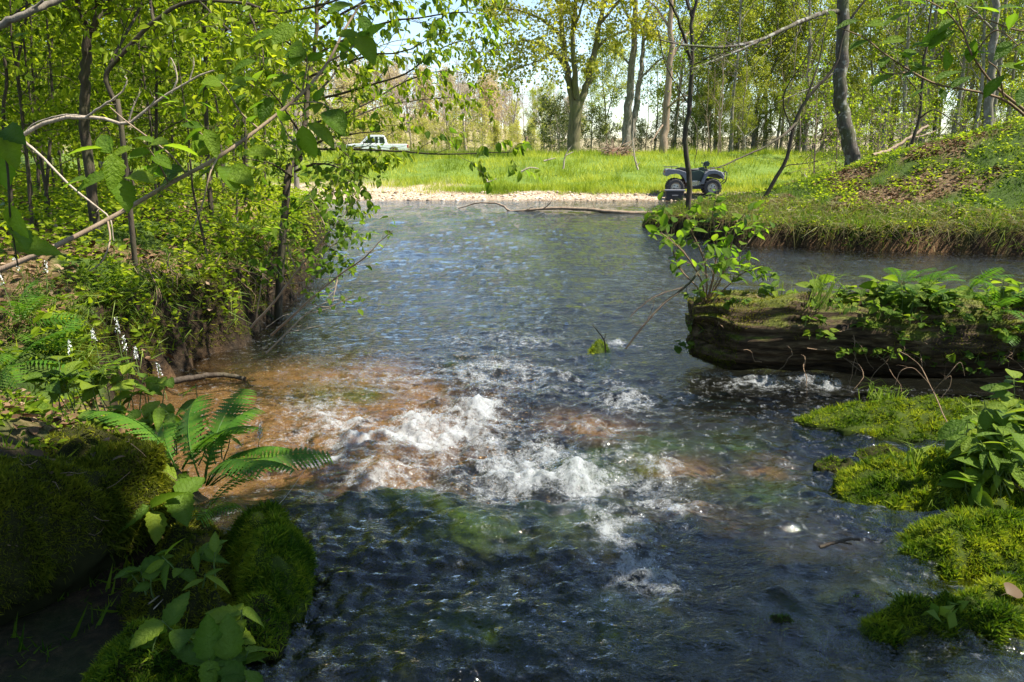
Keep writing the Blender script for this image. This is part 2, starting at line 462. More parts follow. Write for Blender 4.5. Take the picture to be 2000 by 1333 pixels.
_CURV = [(740, 900, .07, .20, .17, .06), (960, 1030, .20, .36, .22, .045), (930, 790, .03, .11, .11, .055), (800, 820, .03, .12, .10, .045), (1120, 890, .1, .18, .15, .05),
         (1190, 850, .06, .28, .11, .03), (1600, 745, 0, .16, .06, .05), (1480, 742, 0, .25, .07, .03), (1330, 880, .1, .16, .14, .03), (1180, 985, .18, .14, .09, .03), (1225, 775, 0, .12, .1, .04), (870, 1180, .24, .3, .1, .015)]
_CW = [(*on(a, b, z)[:2], rx, ry, h) for a, b, z, rx, ry, h in _CURV]
def water_h(x, y):
    x = np.asarray(x, float); y = np.asarray(y, float)
    w = water_level(x, y)
    fo = foam_mask(x, y)
    for cx, cy, rx, ry, h in _CW:
        w = w + h * np.exp(-(((x - cx) / rx) ** 2 + ((y - cy) / ry) ** 2))
    # rough water where the stream drops in, calmer in the far reach and at the right
    turb = np.exp(-(((x + .1) / 1.3) ** 2 + ((y - 3.4) / 1.5) ** 2))
    fade = smooth(27, 9, y)
    flow = 0.35 * np.sin(y * .9)
    xx = x + flow * .2 + .15 * noise(x * 1.5, y * 1.1, 61)
    w = w + (0.016 + .016 * turb) * (.6 + .9 * smooth(-.3, .4, noise(x * .5, y * .3, 39))) * fbm(xx * 2.3, y * 3.0, 3, 40) * (0.5 + .5 * fade)
    mid = smooth(3.0, 4.0, y)
    w = w + (0.007 * mid + .017 * turb) * fade * fbm(xx * 6, y * 9, 3, 44) - .018 * turb * np.abs(noise(xx * 5, y * 7, 46))
    near = smooth(5.2, 3.6, y)
    # long smooth flow lines on the right and at the bottom, choppy bubbles bottom centre
    ang = xx * 14 + y * 24 + 3 * noise(x * 1.2, y * 1.2, 47)
    right = smooth(.25, .9, x) * near
    w = w + right * .0050 * np.sin(ang + 2.2 * noise(x * 5, y * 5, 51)) + right * 0.013 * fbm(xx * 5 + y * 4, y * 9 - x * 3, 2, 52)
    chop = smooth(2.9, 2.3, y) * smooth(.75, .1, x)
    w = w + chop * (.014 * fbm(xx * 8, y * 11, 3, 55) - .012 * np.abs(noise(xx * 13, y * 17, 58)) + .005 * np.abs(noise(x * 44, y * 50, 57)))
    w = w + (chop * .006 + .004 * turb) * fbm(xx * 21, y * 29, 2, 59)
    ca = x * .8 + y * .6; aa = -x * .6 + y * .8
    w = w + right * (.007 * noise(ca * 15 + 1.2 * noise(x * 2, y * 2, 62), aa * 2.2, 63) + .003 * noise(ca * 34, aa * 5, 64))
    w = w + smooth(3.1, 2.4, y) * .024 * noise(x * 2.4 + .6 * y, y * 2.9 - .4 * x, 66) + chop * .006 * noise(x * 15 + noise(x * 3, y * 3, 68), y * 3.2, 67)
    # broken white water
    b = fbm(x * 9, y * 10, 2, 71)
    bil = np.abs(noise(x * 17, y * 19, 72)) + .55 * np.abs(noise(x * 37, y * 41, 73)) + .3 * np.abs(noise(x * 75, y * 80, 74))
    w = w + fo * (.040 * b + .036 * (0.55 - bil)) + np.maximum(fo - .55, 0) * .09 * np.maximum(noise(x * 14, y * 14, 75), 0)
    return w, fo

xs = axis_grid(-34, 44, -1.7, 2.3, 0.0118, 1.05)
ys = axis_grid(-6, 26.6, 1.35, 4.7, 0.0115, 1.0135)
X, Y, F = grid_mesh(xs, ys)
Zw, fo = water_h(X, Y)
# leave out what lies well under dry land
keep = ground_h(X, Y) < Zw + 0.12
kf = keep[F].any(axis=1); F = F[kf]
used = np.zeros(len(X), bool); used[F.ravel()] = True
idx = np.cumsum(used) - 1; F = idx[F]
depth = np.clip(Zw - ground_h(X, Y), 0, 1)
me = mesh_np("river_water", np.stack([X, Y, Zw], 1)[used], [F], dict(foam=fo[used], depth=depth[used]))
m_water, nt, out = new_mat("stream_water"); t = NT(nt)
co = t.coord()
nb1 = t.noise(t.mapping(co, (1.0, 1.5, 1)), 12.0, 5, 0.6)
nb2 = t.noise(t.mapping(co, (1.0, 1.6, 1)), 48.0, 3, 0.6)
nb3 = t.noise(t.mapping(co, (1.0, 1.9, 1)), 3.2, 3, 0.55)
hh = t.math('ADD', t.math('ADD', nb1, t.math('MULTIPLY', nb2, 0.40)), t.math('MULTIPLY', nb3, 1.6))
patch = t.ramp(t.noise(t.mapping(co, (1.0, 0.45, 1)), 0.9, 4, 0.6), [(0.34, (0.25, 0.25, 0.25)), (0.66, (1.3, 1.3, 1.3))])
bmp = t.bump(t.math('MULTIPLY', hh, patch), 0.55, 0.028)
gl = t.n("ShaderNodeBsdfGlossy"); gl.inputs["Roughness"].default_value = 0.035; gl.inputs["Color"].default_value = (1, 1, 1, 1); t.l(bmp, gl.inputs["Normal"])
tr = t.n("ShaderNodeBsdfTransparent")
tcol = t.ramp(t.attr("depth"), [(0.0, (0.96, 0.95, 0.92)), (0.12, (0.84, 0.85, 0.78)), (0.5, (0.42, 0.52, 0.48))])
t.l(tcol, tr.inputs[0])
rf = t.n("ShaderNodeBsdfRefraction"); rf.inputs["IOR"].default_value = 1.2; rf.inputs["Roughness"].default_value = 0.02; t.l(tcol, rf.inputs[0]); t.l(bmp, rf.inputs["Normal"])
fr = t.n("ShaderNodeFresnel"); fr.inputs["IOR"].default_value = 1.42; t.l(bmp, fr.inputs["Normal"])
body = t.mixsh(0.3, tr.outputs[0], rf.outputs[0])
surf = t.mixsh(fr.outputs[0], body, gl.outputs[0])
fn = t.noise(co, 85.0, 5, 0.75); fn2 = t.noise(co, 18.0, 5, 0.7)
fm = t.math('ADD', t.attr("foam"), t.math('ADD', t.math('MULTIPLY', t.math('SUBTRACT', fn, 0.5), 1.5), t.math('MULTIPLY', t.math('SUBTRACT', fn2, 0.5), 2.3)))
fm = t.ramp(fm, [(0.20, (0, 0, 0)), (0.5, (0.30, 0.30, 0.30)), (1.0, (0.70, 0.70, 0.70))])
fo_sh = t.pbsdf((0.60, 0.63, 0.65), 0.18, t.bump(fn, 0.9, 0.012), 0.5)
fo_tr = t.n("ShaderNodeBsdfTranslucent"); fo_tr.inputs[0].default_value = (0.8, 0.84, 0.86, 1)
fos = t.mixsh(0.35, fo_sh.outputs[0], fo_tr.outputs[0])
t.l(t.mixsh(fm, surf, fos), out.inputs[0])
tag(link("river_water", me, m_water), "clear river water with ripples and white cascade between the banks", "water", kind="structure")

# spray: drops thrown up over the white water
rs = np.random.default_rng(5)
N = 200000
bx = rs.uniform(-1.2, 2.2, N); by = rs.uniform(2.2, 5.6, N)
f = foam_mask(bx, by); k = rs.random(N) < np.maximum(f - .28, 0) ** 1.6 * 0.42
bx, by, f = bx[k], by[k], f[k]
bz, _ = water_h(bx, by)
bz = bz + np.abs(rs.normal(0, 1, len(bx))) * .05 * f + .002
r = rs.uniform(.0008, .0030, len(bx)) * (1 - .3 * rs.random(len(bx)))
oc = np.array([[1, 0, 0], [-1, 0, 0], [0, 1, 0], [0, -1, 0], [0, 0, 1], [0, 0, -1]], float)
of = np.array([[0, 2, 4], [2, 1, 4], [1, 3, 4], [3, 0, 4], [2, 0, 5], [1, 2, 5], [3, 1, 5], [0, 3, 5]])
C = np.stack([bx, by, bz], 1)
sc = r[:, None, None] * rs.uniform(.7, 1.5, (len(bx), 1, 3))
V = (C[:, None, :] + oc[None] * sc).reshape(-1, 3)
Fd = (of[None] + (np.arange(len(bx)) * 6)[:, None, None]).reshape(-1, 3)
m_drop, nt, out = new_mat("water_drop"); t = NT(nt)
p = t.pbsdf((0.86, 0.90, 0.92), 0.06, None, 0.8); p.inputs["Transmission Weight"].default_value = 0.45; p.inputs["IOR"].default_value = 1.33
t.l(p.outputs[0], out.inputs[0])
tag(link("water_spray", mesh_np("water_spray", V, [Fd]), m_drop), "fine white spray of drops above the cascade", "spray", kind="stuff")
# ================================================================== PLANT BUILDING KIT
def perp_rand(T, rs):
    r = rs.normal(size=T.shape); r -= T * (r * T).sum(-1, keepdims=True); return unit(r)

def grow_paths(start, d, L, n, rs, wig=0.25, up=0.0, droop=0.0):
    """wandering shoots: start (m,3), direction (m,3), length (m,)"""
    m = len(start); P = np.zeros((m, n, 3)); P[:, 0] = start; d = unit(d)
    st = (L / (n - 1))[:, None]
    for i in range(1, n):
        d = unit(d + rs.normal(0, wig, (m, 3)) + np.array([0, 0, up - droop * i / n]))
        P[:, i] = P[:, i - 1] + d * st
    return P
def sub_points(P, k, t0, t1, rs, even=True):
    m, n, _ = P.shape
    if even: t = t0 + (t1 - t0) * (np.arange(k)[None] + rs.uniform(0.1, 0.9, (m, k))) / k
    else: t = rs.uniform(t0, t1, (m, k))
    f = t * (n - 1); i = np.minimum(f.astype(int), n - 2); f = (f - i)[..., None]
    r = np.arange(m)[:, None]
    p = P[r, i] * (1 - f) + P[r, i + 1] * f; T = unit(P[r, i + 1] - P[r, i])
    return p.reshape(-1, 3), T.reshape(-1, 3), t.reshape(-1)
def taper(m, n, r0, r1): 
    r0 = np.broadcast_to(r0, (m,))[:, None]; r1 = np.broadcast_to(r1, (m,))[:, None]
    return r0 + (r1 - r0) * np.linspace(0, 1, n)[None]

def leaf_batch(P, A, N, L, W, rs, fold=0.18, tint=None, simple=False):
    """leaves: base P, along A, face normal N"""
    m = len(P); A = unit(A); S = unit(np.cross(A, N)); N = np.cross(S, A)
    L = np.broadcast_to(L, (m,))[:, None]; W = np.broadcast_to(W, (m,))[:, None]
    if tint is None: tint = rs.random(m)
    if simple:
        V = np.stack([P, P + A * L * .5 + S * W * .5 + N * L * fold * .4, P + A * L, P + A * L * .5 - S * W * .5 + N * L * fold * .4], 1)
        F = (np.array([[0, 1, 2, 3]])[None] + (np.arange(m) * 4)[:, None, None]).reshape(-1, 4)
        return V.reshape(-1, 3), F, np.repeat(tint, 4)
    c = N * L * fold
    V = np.stack([P, P + A * L * .28 + S * W * .42 + c * .6, P + A * L * .66 + S * W * .40 + c * .35, P + A * L - c * .5,
                  P + A * L * .66 - S * W * .40 + c * .35, P + A * L * .28 - S * W * .42 + c * .6], 1)
    F = (np.array([[0, 1, 2, 3], [0, 3, 4, 5]])[None] + (np.arange(m) * 6)[:, None, None]).reshape(-1, 4)
    return V.reshape(-1, 3), F, np.repeat(tint, 6)

def leaves_along(P, k, rs, size, asp=.55, out=0.7, hang=0.3, flat=0.6, t0=.1, t1=1.0, jit=0.0, jitpos=0.0):
    """k leaves along each shoot -> base, axis, normal, length, width"""
    p, T, t = sub_points(P, k, t0, t1, rs)
    side = perp_rand(T, rs)
    A = unit(T * (1 - out) + side * out + np.array([0, 0, -hang]) + rs.normal(0, .15 + jit, p.shape))
    N = unit(np.array([0, 0, 1.0]) * flat + rs.normal(0, .45, p.shape) * (1 - flat * .5))
    L = size * rs.uniform(.6, 1.25, len(p))
    if jitpos: p = p + rs.normal(0, jitpos, p.shape)
    return p, A, N, L, L * asp * rs.uniform(.85, 1.15, len(p))

# --- single large leaves: each one an object of its own
def leaf_mesh(name, kind="oval", n=7):
    ts = np.linspace(0, 1, n)
    if kind == "oval": w = np.sin(np.pi * ts ** 0.8) ** .8 * .30
    elif kind == "obovate": w = np.sin(np.pi * ts ** 1.35) ** .8 * .27
    elif kind == "lance": w = np.sin(np.pi * ts ** .75) * .17
    elif kind == "round": w = np.sin(np.pi * np.clip(ts * .97 + .02, 0, 1) ** .62) ** .6 * .45
    elif kind == "lobed":
        ts = np.array([0, .10, .26, .34, .42, .60, .70, .86, 1.0]); w = np.array([.02, .26, .46, .30, .34, .40, .26, .30, .03]); n = 9
    elif kind == "toothed":
        ts = np.linspace(0, 1, 13); n = 13; w = np.sin(np.pi * ts ** .7) ** .8 * .33 * np.where(np.arange(13) % 2 == 0, 1, .84)
    w = w.copy(); w[-1] = 0; 
    if kind != "lobed": w[0] = 0.0
    curve = -0.22 * ts ** 2
    V = []; vein = []
    for a, b, c in zip(ts, w, curve):
        V += [[-b, a, c + .30 * b], [0, a, c], [b, a, c + .30 * b]]; vein += [0, 1, 0]
    # a thin stalk
    V += [[-.008, 0, 0], [.008, 0, 0], [.006, -.28, -.06], [-.006, -.28, -.06]]; vein += [1, 1, 1, 1]
    F = []
    for i in range(n - 1):
        a = i * 3; F += [[a, a + 1, a + 4, a + 3], [a + 1, a + 2, a + 5, a + 4]]
    F.append([n * 3, n * 3 + 1, n * 3 + 2, n * 3 + 3])
    return mesh_np(name, V, [np.array(F)], dict(vein=vein, tint=np.full(len(V), .5)))
LEAF = {k: leaf_mesh("leaf_" + k, k) for k in ("oval", "obovate", "lance", "round", "lobed", "toothed")}
LEAFM = {}
def leaf_for(kind, mat):
    key = (kind, mat.name)
    if key not in LEAFM:
        me = LEAF[kind].copy(); me.materials.append(mat); LEAFM[key] = me
    return LEAFM[key]
def basis(p, A, N, s, sw=None):
    A = unit(A); X = unit(np.cross(A, N)); Z = np.cross(X, A); sw = sw or s
    M = Matrix(((X[0] * sw, A[0] * s, Z[0] * s, p[0]), (X[1] * sw, A[1] * s, Z[1] * s, p[1]), (X[2] * sw, A[2] * s, Z[2] * s, p[2]), (0, 0, 0, 1)))
    return M
def leaf_objects(parent, origin, kind, mat, P, A, N, L, name="leaf"):
    me = leaf_for(kind, mat)
    for p, a, n, l in zip(P, A, N, L):
        o = bpy.data.objects.new(name, me); COL.objects.link(o); o.parent = parent
        o.matrix_basis = basis(p - origin, a, n, float(l))

# --- materials for plants
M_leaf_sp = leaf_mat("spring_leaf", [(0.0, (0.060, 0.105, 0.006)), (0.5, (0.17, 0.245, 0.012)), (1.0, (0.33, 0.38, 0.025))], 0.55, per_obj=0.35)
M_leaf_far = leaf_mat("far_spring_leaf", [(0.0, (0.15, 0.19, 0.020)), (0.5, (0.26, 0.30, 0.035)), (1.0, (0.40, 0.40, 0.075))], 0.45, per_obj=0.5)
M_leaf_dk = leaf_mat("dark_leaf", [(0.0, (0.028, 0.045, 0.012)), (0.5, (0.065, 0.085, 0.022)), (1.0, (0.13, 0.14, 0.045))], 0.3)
M_leaf_big = leaf_mat("big_leaf", [(0.0, (0.055, 0.125, 0.006)), (0.6, (0.12, 0.215, 0.010)), (1.0, (0.20, 0.29, 0.018))], 0.58, rnd=True, vein=True, rough=.4)
M_leaf_herb = leaf_mat("herb_leaf", [(0.0, (0.055, 0.115, 0.008)), (0.6, (0.12, 0.195, 0.013)), (1.0, (0.22, 0.28, 0.02))], 0.45, rnd=True, vein=True, rough=.45)
M_fern = leaf_mat("fern_green", [(0.0, (0.030, 0.095, 0.012)), (0.5, (0.065, 0.155, 0.016)), (1.0, (0.12, 0.21, 0.02))], 0.4)
M_fern_y = leaf_mat("fern_yellow_green", [(0.0, (0.06, 0.12, 0.012)), (0.5, (0.11, 0.18, 0.018)), (1.0, (0.17, 0.23, 0.025))], 0.4)
M_bark = bark_mat("dark_bark", (0.035, 0.026, 0.019), (0.10, 0.078, 0.058), moss_amt=.3)
M_bark_grey = bark_mat("grey_bark", (0.10, 0.085, 0.066), (0.27, 0.235, 0.19), moss_amt=.35, scale=4, lichen=.3)
M_bark_olive = bark_mat("olive_bark", (0.075, 0.065, 0.035), (0.21, 0.18, 0.10), moss=(.10, .12, .03), moss_amt=.6, scale=3)
M_bark_mott = bark_mat("mottled_bark", (0.045, 0.036, 0.028), (0.15, 0.125, 0.10), moss_amt=.5, scale=6, lichen=.45)
M_bark_tan = bark_mat("tan_bark", (0.16, 0.11, 0.075), (0.36, 0.27, 0.19), moss_amt=.12, scale=3)
M_bark_pale = bark_mat("pale_dead_wood", (0.28, 0.22, 0.16), (0.50, 0.42, 0.33), moss_amt=.0, scale=14)
M_bark_pink = bark_mat("far_bare_wood", (0.25, 0.19, 0.155), (0.42, 0.34, 0.28), moss_amt=.0, scale=3)
M_bark_red = bark_mat("brown_twig", (0.13, 0.085, 0.055), (0.28, 0.19, 0.12), moss_amt=.05, scale=14)

def gen_tree(seed, H, r0, lean=(0, 0), n1=16, l1=.32, t1=(.3, 1), a1=65, n2=5, l2=.45, n3=0, l3=.5, leaves=5, lsize=.1, asp=.6, simple=True,
             wig=.10, up1=.06, flat=.5, hang=.3, jit=0, trunk_wig=.05, crown_mid=.35, thin=.5, forks=0, jitpos=0.0):
    rs = np.random.default_rng(seed); wood = MB(); crown = MB()
    n = 12
    tr = grow_paths(np.zeros((1, 3)), np.array([[lean[0], lean[1], 1.0]]), np.array([H]), n, rs, trunk_wig, .12)
    tr[0, 0, 2] = -.25
    wood.add(*tubes(tr, taper(1, n, r0, r0 * .16) * (1 + .5 * np.exp(-np.arange(n) * 1.6))[None], 8))
    src = tr; srcR = r0
    if forks:
        p, T, tt = sub_points(tr, forks, .12, .4, rs)
        d = unit(T + perp_rand(T, rs) * .45)
        fk = grow_paths(p, d, H * (1 - tt) * .9, n, rs, trunk_wig, .10)
        wood.add(*tubes(fk, taper(forks, n, r0 * .62, r0 * .1), 7)); src = np.concatenate([tr, fk])
    p, T, tt = sub_points(src, n1, t1[0], t1[1], rs)
    az = np.arange(len(p)) * 2.39996 + rs.uniform(0, 6); a = math.radians(a1) + rs.normal(0, .18, len(p))
    d = np.stack([np.cos(az) * np.sin(a), np.sin(az) * np.sin(a), np.cos(a)], 1)
    prof = 1 - np.abs((tt - t1[0]) / (t1[1] - t1[0]) - crown_mid) * .85
    L1 = H * l1 * prof * rs.uniform(.7, 1.25, len(p))
    b1 = grow_paths(p, d, L1, 8, rs, wig * 1.4, up1)
    ra = r0 * (1 - tt * .8) * .42
    wood.add(*tubes(b1, taper(len(p), 8, ra, ra * .2), 5))
    p, T, t2 = sub_points(b1, n2, .2, 1, rs)
    d = unit(T * .75 + perp_rand(T, rs) * .8 + np.array([0, 0, .12]))
    L2 = np.repeat(L1, n2) * l2 * (1.15 - .6 * t2) * rs.uniform(.6, 1.2, len(p))
    b2 = grow_paths(p, d, L2, 5, rs, wig * 1.7, up1 * .5)
    rb = np.repeat(ra, n2) * .34 * thin * 2
    wood.add(*tubes(b2, taper(len(p), 5, rb, rb * .3), 3))
    last = b2
    if n3:
        p, T, t3 = sub_points(b2, n3, .2, 1, rs)
        d = unit(T * .8 + perp_rand(T, rs) * .7)
        L3 = np.repeat(L2, n3) * l3 * rs.uniform(.6, 1.2, len(p))
        b3 = grow_paths(p, d, L3, 4, rs, wig * 1.8, up1 * .3)
        rc = np.repeat(rb, n3) * .5
        wood.add(*tubes(b3, taper(len(p), 4, rc, rc * .4), 3)); last = np.concatenate([b3])
    if leaves:
        q = leaves_along(last, leaves, rs, lsize, asp, .7, hang, flat, jit=jit, jitpos=jitpos)
        crown.add(*leaf_batch(*q, rs, simple=simple, tint=np.clip(rs.normal(.5, .25, len(q[0])), 0, 1)))
        return wood, crown
    return wood, None
def plant_tree(name, label, cat, loc, wood, crown, mw, mc, group=None, rz=0, sc=1.0):
    o = thing(name, label, cat, loc, group, rz); o.scale = (sc,) * 3
    link("trunk", wood if not isinstance(wood, MB) else wood.mesh("trunk"), mw, o)
    if crown is not None:
        link("crown", crown if not isinstance(crown, MB) else crown.mesh("crown", False), mc, o)
    return o

def limb_tree(name, label, cat, limbs, mw, mc, kind="oval", twigs=8, tl=.45, n3=3, l3=.5, nl=4, lsize=.07, asp=.55, seed=0, leafy=None, group=None,
              objs=0, hang=.3, flat=.5, sides=8, up=.05, simple=False, big_mat=None, t0=.15, wig=.22, nsm=22, rt=.35, twig_extra=0, jitpos=0.0, gap=None):
    """a tree whose stem and limbs follow given lines; limbs: (points, r0, r1)"""
    rs = np.random.default_rng(seed); wood = MB(); org = np.array(limbs[0][0][0], float)
    o = thing(name, label, cat, org, group)
    for i, (pts, r0, r1) in enumerate(limbs):
        P = spline(pts, nsm); L = np.linalg.norm(P[-1] - P[0])
        P[1:-1] += rs.normal(0, 1, (nsm - 2, 3)) * min(.004 * L, r0 * .18)
        wood.add(*tubes(P[None], taper(1, nsm, r0, r1), sides if i == 0 else max(5, sides - 2)))
    lv = limbs if leafy is None else [limbs[i] for i in leafy]
    crown = MB(); big = []
    for pts, r0, r1 in lv:
        P = spline(pts, nsm); L = np.linalg.norm(np.diff(P, axis=0), axis=1).sum()
        p, T, tt = sub_points(P[None], twigs, t0, 1, rs)
        d = unit(T * .8 + perp_rand(T, rs) * .75 * np.array([1, 1, .6]) + np.array([0, 0, .1]))
        L2 = tl * rs.uniform(.5, 1.2, len(p)) * (1.15 - .5 * tt)
        b2 = grow_paths(p, d, L2, 6, rs, wig, up)
        r2 = np.minimum((r0 + (r1 - r0) * tt) * rt, .012)
        wood.add(*tubes(b2, taper(len(p), 6, r2, r2 * .3), 4)); last = b2
        if n3:
            p, T, t3 = sub_points(b2, n3, .2, 1, rs)
            d = unit(T * .8 + perp_rand(T, rs) * .7 * np.array([1, 1, .5]))
            b3 = grow_paths(p, d, np.repeat(L2, n3) * l3 * rs.uniform(.6, 1.3, len(p)), 4, rs, wig, up * .4)
            r3 = np.repeat(r2, n3) * .5
            wood.add(*tubes(b3, taper(len(p), 4, r3, r3 * .4), 3)); last = b3
        if nl: big.append(leaves_along(last, nl, rs, lsize, asp, .65, hang, flat, jitpos=jitpos))
    link("trunk", wood.mesh("trunk", off=org), mw, o)
    if big:
        q = [np.concatenate([b[i] for b in big]) for i in range(5)]
        if gap:                                     # a thin place in the crown
            c = q[0] - CAMP; dep = c @ _FW; u_ = 1000 + FPX * c[:, 0] / dep; v_ = 666.5 - FPX * (c @ _UP) / dep
            kk = ~((u_ > gap[0]) & (u_ < gap[2]) & (v_ > gap[1]) & (v_ < gap[3]) & (rs.random(len(u_)) < .85)); q = [a_[kk] for a_ in q]
        m = len(q[0]); 
        sel = np.zeros(m, bool)
        if objs:
            if m <= objs: sel[:] = True
            else:
                c = q[0] - CAMP; dep = c @ _FW; inv = (np.abs(c[:, 0] / dep) < .69) & (np.abs((c @ _UP) / dep) < .46)
                sc_ = np.where(inv, q[3] / np.linalg.norm(c, axis=1), -1) ; sel[np.argsort(-sc_)[:objs]] = True
            leaf_objects(o, org, kind, big_mat or M_leaf_big, q[0][sel], q[1][sel], q[2][sel], q[3][sel])
        if (~sel).any():
            r = [a[~sel] for a in q]
            crown.add(*leaf_batch(*r, rs, simple=simple, tint=np.clip(rs.normal(.5, .28, len(r[0])), 0, 1)))
            c_ = link("crown", crown.mesh("crown", False, org), mc, o)
            if objs: c_["kind"] = "stuff"
    return o

# --- ferns
def frond_mesh(name, pairs=20, lobes=6, curl=.9, width=.22):
    mb = MB(); ts = np.linspace(0, 1, 15)
    ang = .95 - curl * ts * 1.25
    dx = np.cos(ang); dz = np.sin(ang)
    path = np.stack([np.zeros(15), np.cumsum(dx) / 15, np.cumsum(dz) / 15], 1)
    mb.add(*tubes(path[None], taper(1, 15, .008, .002), 3), tint=.35)
    rs = np.random.default_rng(3)
    for i in range(pairs):
        t = .16 + .82 * i / (pairs - 1); f = t * 14; k = min(int(f), 13); c = path[k] + (path[k + 1] - path[k]) * (f - k)
        tang = unit(path[k + 1] - path[k]); nrm = unit(np.cross([1, 0, 0], tang))
        ln = width * np.sin(np.pi * min(1, (1 - t) * .93 + .07) ** .75) ** .8 + .01
        for s in (-1, 1):
            ax = unit(np.array([s, 0, 0]) + tang * .35 - nrm * (.12 + .15 * rs.random()))
            up = unit(tang - ax * (tang @ ax))
            us = np.linspace(0, 1, lobes * 2 + 1)
            wv = .040 * (ln / width + .25) * (1 - us) ** .7 * np.where(np.arange(len(us)) % 2 == 1, 1.0, .42)
            dr = -.10 * ln * us ** 2
            mid = c + ax * (us * ln)[:, None] + nrm * dr[:, None]
            a = mid + up * (wv * .6)[:, None] + ax * (wv * .3)[:, None]; b = mid - up * (wv * .6)[:, None] + ax * (wv * .3)[:, None]
            V = np.concatenate([a, mid, b]); m = len(us); j = np.arange(m - 1)
            F = np.concatenate([np.stack([j, j + 1, j + m + 1, j + m], 1), np.stack([j + m, j + m + 1, j + 2 * m + 1, j + 2 * m], 1)])
            mb.add(V, F, tint=.25 + .5 * rs.random())
    return mb.mesh(name, False)
FROND_A = frond_mesh("frond_long", 21, 6, .95, .20); FROND_A.materials.append(M_fern)
FROND_B = frond_mesh("frond_small", 13, 2, .8, .22); FROND_B.materials.append(M_fern_y)
FROND_C = frond_mesh("frond_green", 13, 2, .8, .24); FROND_C.materials.append(M_fern)
def fern(label, loc, n, L, me, seed, group=None, az=None, spread=6.28, tilt=0.0):
    rs = np.random.default_rng(seed); o = thing("fern", label, "fern", loc, group)
    for i in range(n):
        a = (rs.uniform(0, 6.28) if az is None else az + (i / max(n - 1, 1) - .5) * spread) + rs.normal(0, .15)
        f = link("frond", me, None, o); s = L * rs.uniform(.7, 1.15)
        f.rotation_euler = (tilt + rs.normal(0, .25), rs.normal(0, .35), a); f.scale = (s * rs.uniform(.65, 1.0), s, s * rs.uniform(.7, 1.15))
    return o

# --- broad leaved herbs: stems with single leaves
def herb(name, label, cat, loc, stems, kind, mat, h, lsize, per, seed, group=None, spread=.12, lean=(0, 0), msm=None, flat=.8, top_only=False, hang=.1, r=.003):
    rs = np.random.default_rng(seed); o = thing(name, label, cat, loc, group); wood = MB(); loc = np.asarray(loc, float)
    st = np.stack([rs.normal(0, spread * .35, stems), rs.normal(0, spread * .35, stems), np.full(stems, -.02)], 1)
    d = np.stack([rs.normal(lean[0], .25, stems), rs.normal(lean[1], .25, stems), np.ones(stems)], 1)
    P = grow_paths(st, d, h * rs.uniform(.65, 1.15, stems), 7, rs, .10, .05)
    for i in range(stems):
        wood = MB(); wood.add(*tubes(P[i:i + 1], taper(1, 7, r, r * .5), 4)); link("stem", wood.mesh("stem"), msm or M_stem, o)
    q = leaves_along(P, per, rs, lsize, .5, .85, hang, flat, t0=.72 if top_only else .35)
    leaf_objects(o, np.zeros(3), kind, mat, q[0], q[1], q[2], q[3])
    return o
M_stem = plain_mat("green_stem", (0.10, 0.15, 0.04), .5, .3)

# --- scattering
def tri_sample(V, F, n, rs, weight=None):
    F = np.asarray(F); T = F if F.shape[1] == 3 else np.concatenate([F[:, :3], F[:, [0, 2, 3]]])
    a, b, c = V[T[:, 0]], V[T[:, 1]], V[T[:, 2]]
    cr = np.cross(b - a, c - a); ar = np.linalg.norm(cr, axis=1); w = ar.copy()
    if weight is not None: w = w * weight[T].mean(1)
    k = rs.choice(len(T), n, p=w / w.sum()); u = rs.random(n); v = rs.random(n); s = u + v > 1; u[s] = 1 - u[s]; v[s] = 1 - v[s]
    p = a[k] + (b[k] - a[k]) * u[:, None] + (c[k] - a[k]) * v[:, None]
    N = unit(cr[k]); N[N[:, 2] < 0] *= -1 if weight is None else 1
    return p, N
def blades(P, N, L, W, rs, spread=.5, bend=.4, seg=1, tint=None):
    m = len(P); d = unit(N + rs.normal(0, spread, (m, 3))); s = perp_rand(d, rs)
    L = np.broadcast_to(L, (m,))[:, None]; W = np.broadcast_to(W, (m,))[:, None]
    if tint is None: tint = rs.random(m)
    b = perp_rand(d, rs) * bend - np.array([0, 0, bend * .5])
    if seg == 1:
        V = np.stack([P - s * W * .5, P + s * W * .5, P + (d + b * .35) * L], 1)
        return V.reshape(-1, 3), np.arange(m * 3).reshape(-1, 3), np.repeat(tint, 3)
    mid = P + d * L * .55
    tip = P + (d + b) * L * .95
    V = np.stack([P - s * W * .5, P + s * W * .5, mid - s * W * .42, mid + s * W * .42, tip], 1).reshape(-1, 3)
    k = np.arange(m)[:, None] * 5
    return V, [np.array([[0, 1, 3, 2]]) + k, np.array([[2, 3, 4]]) + k], np.repeat(tint, 5)
M_moss = leaf_mat("moss_green", [(0.0, (0.022, 0.055, 0.004)), (0.45, (0.095, 0.155, 0.009)), (1.0, (0.26, 0.29, 0.018))], 0.4, rough=.7, spec=.1)
M_moss_dk = leaf_mat("moss_olive", [(0.0, (0.040, 0.055, 0.005)), (0.5, (0.11, 0.125, 0.009)), (1.0, (0.21, 0.20, 0.016))], 0.4, rough=.7, spec=.1)
M_moss_base = plain_mat("moss_base", (0.035, 0.05, 0.010), .95, .05, var=.5, scale=40)
M_moss_base_dk = plain_mat("dark_moss_base", (0.022, 0.022, 0.008), .95, .05, var=.5, scale=40)
M_peat = plain_mat("wet_dark_wood", (0.022, 0.015, 0.010), .8, .2, var=.5, scale=30)

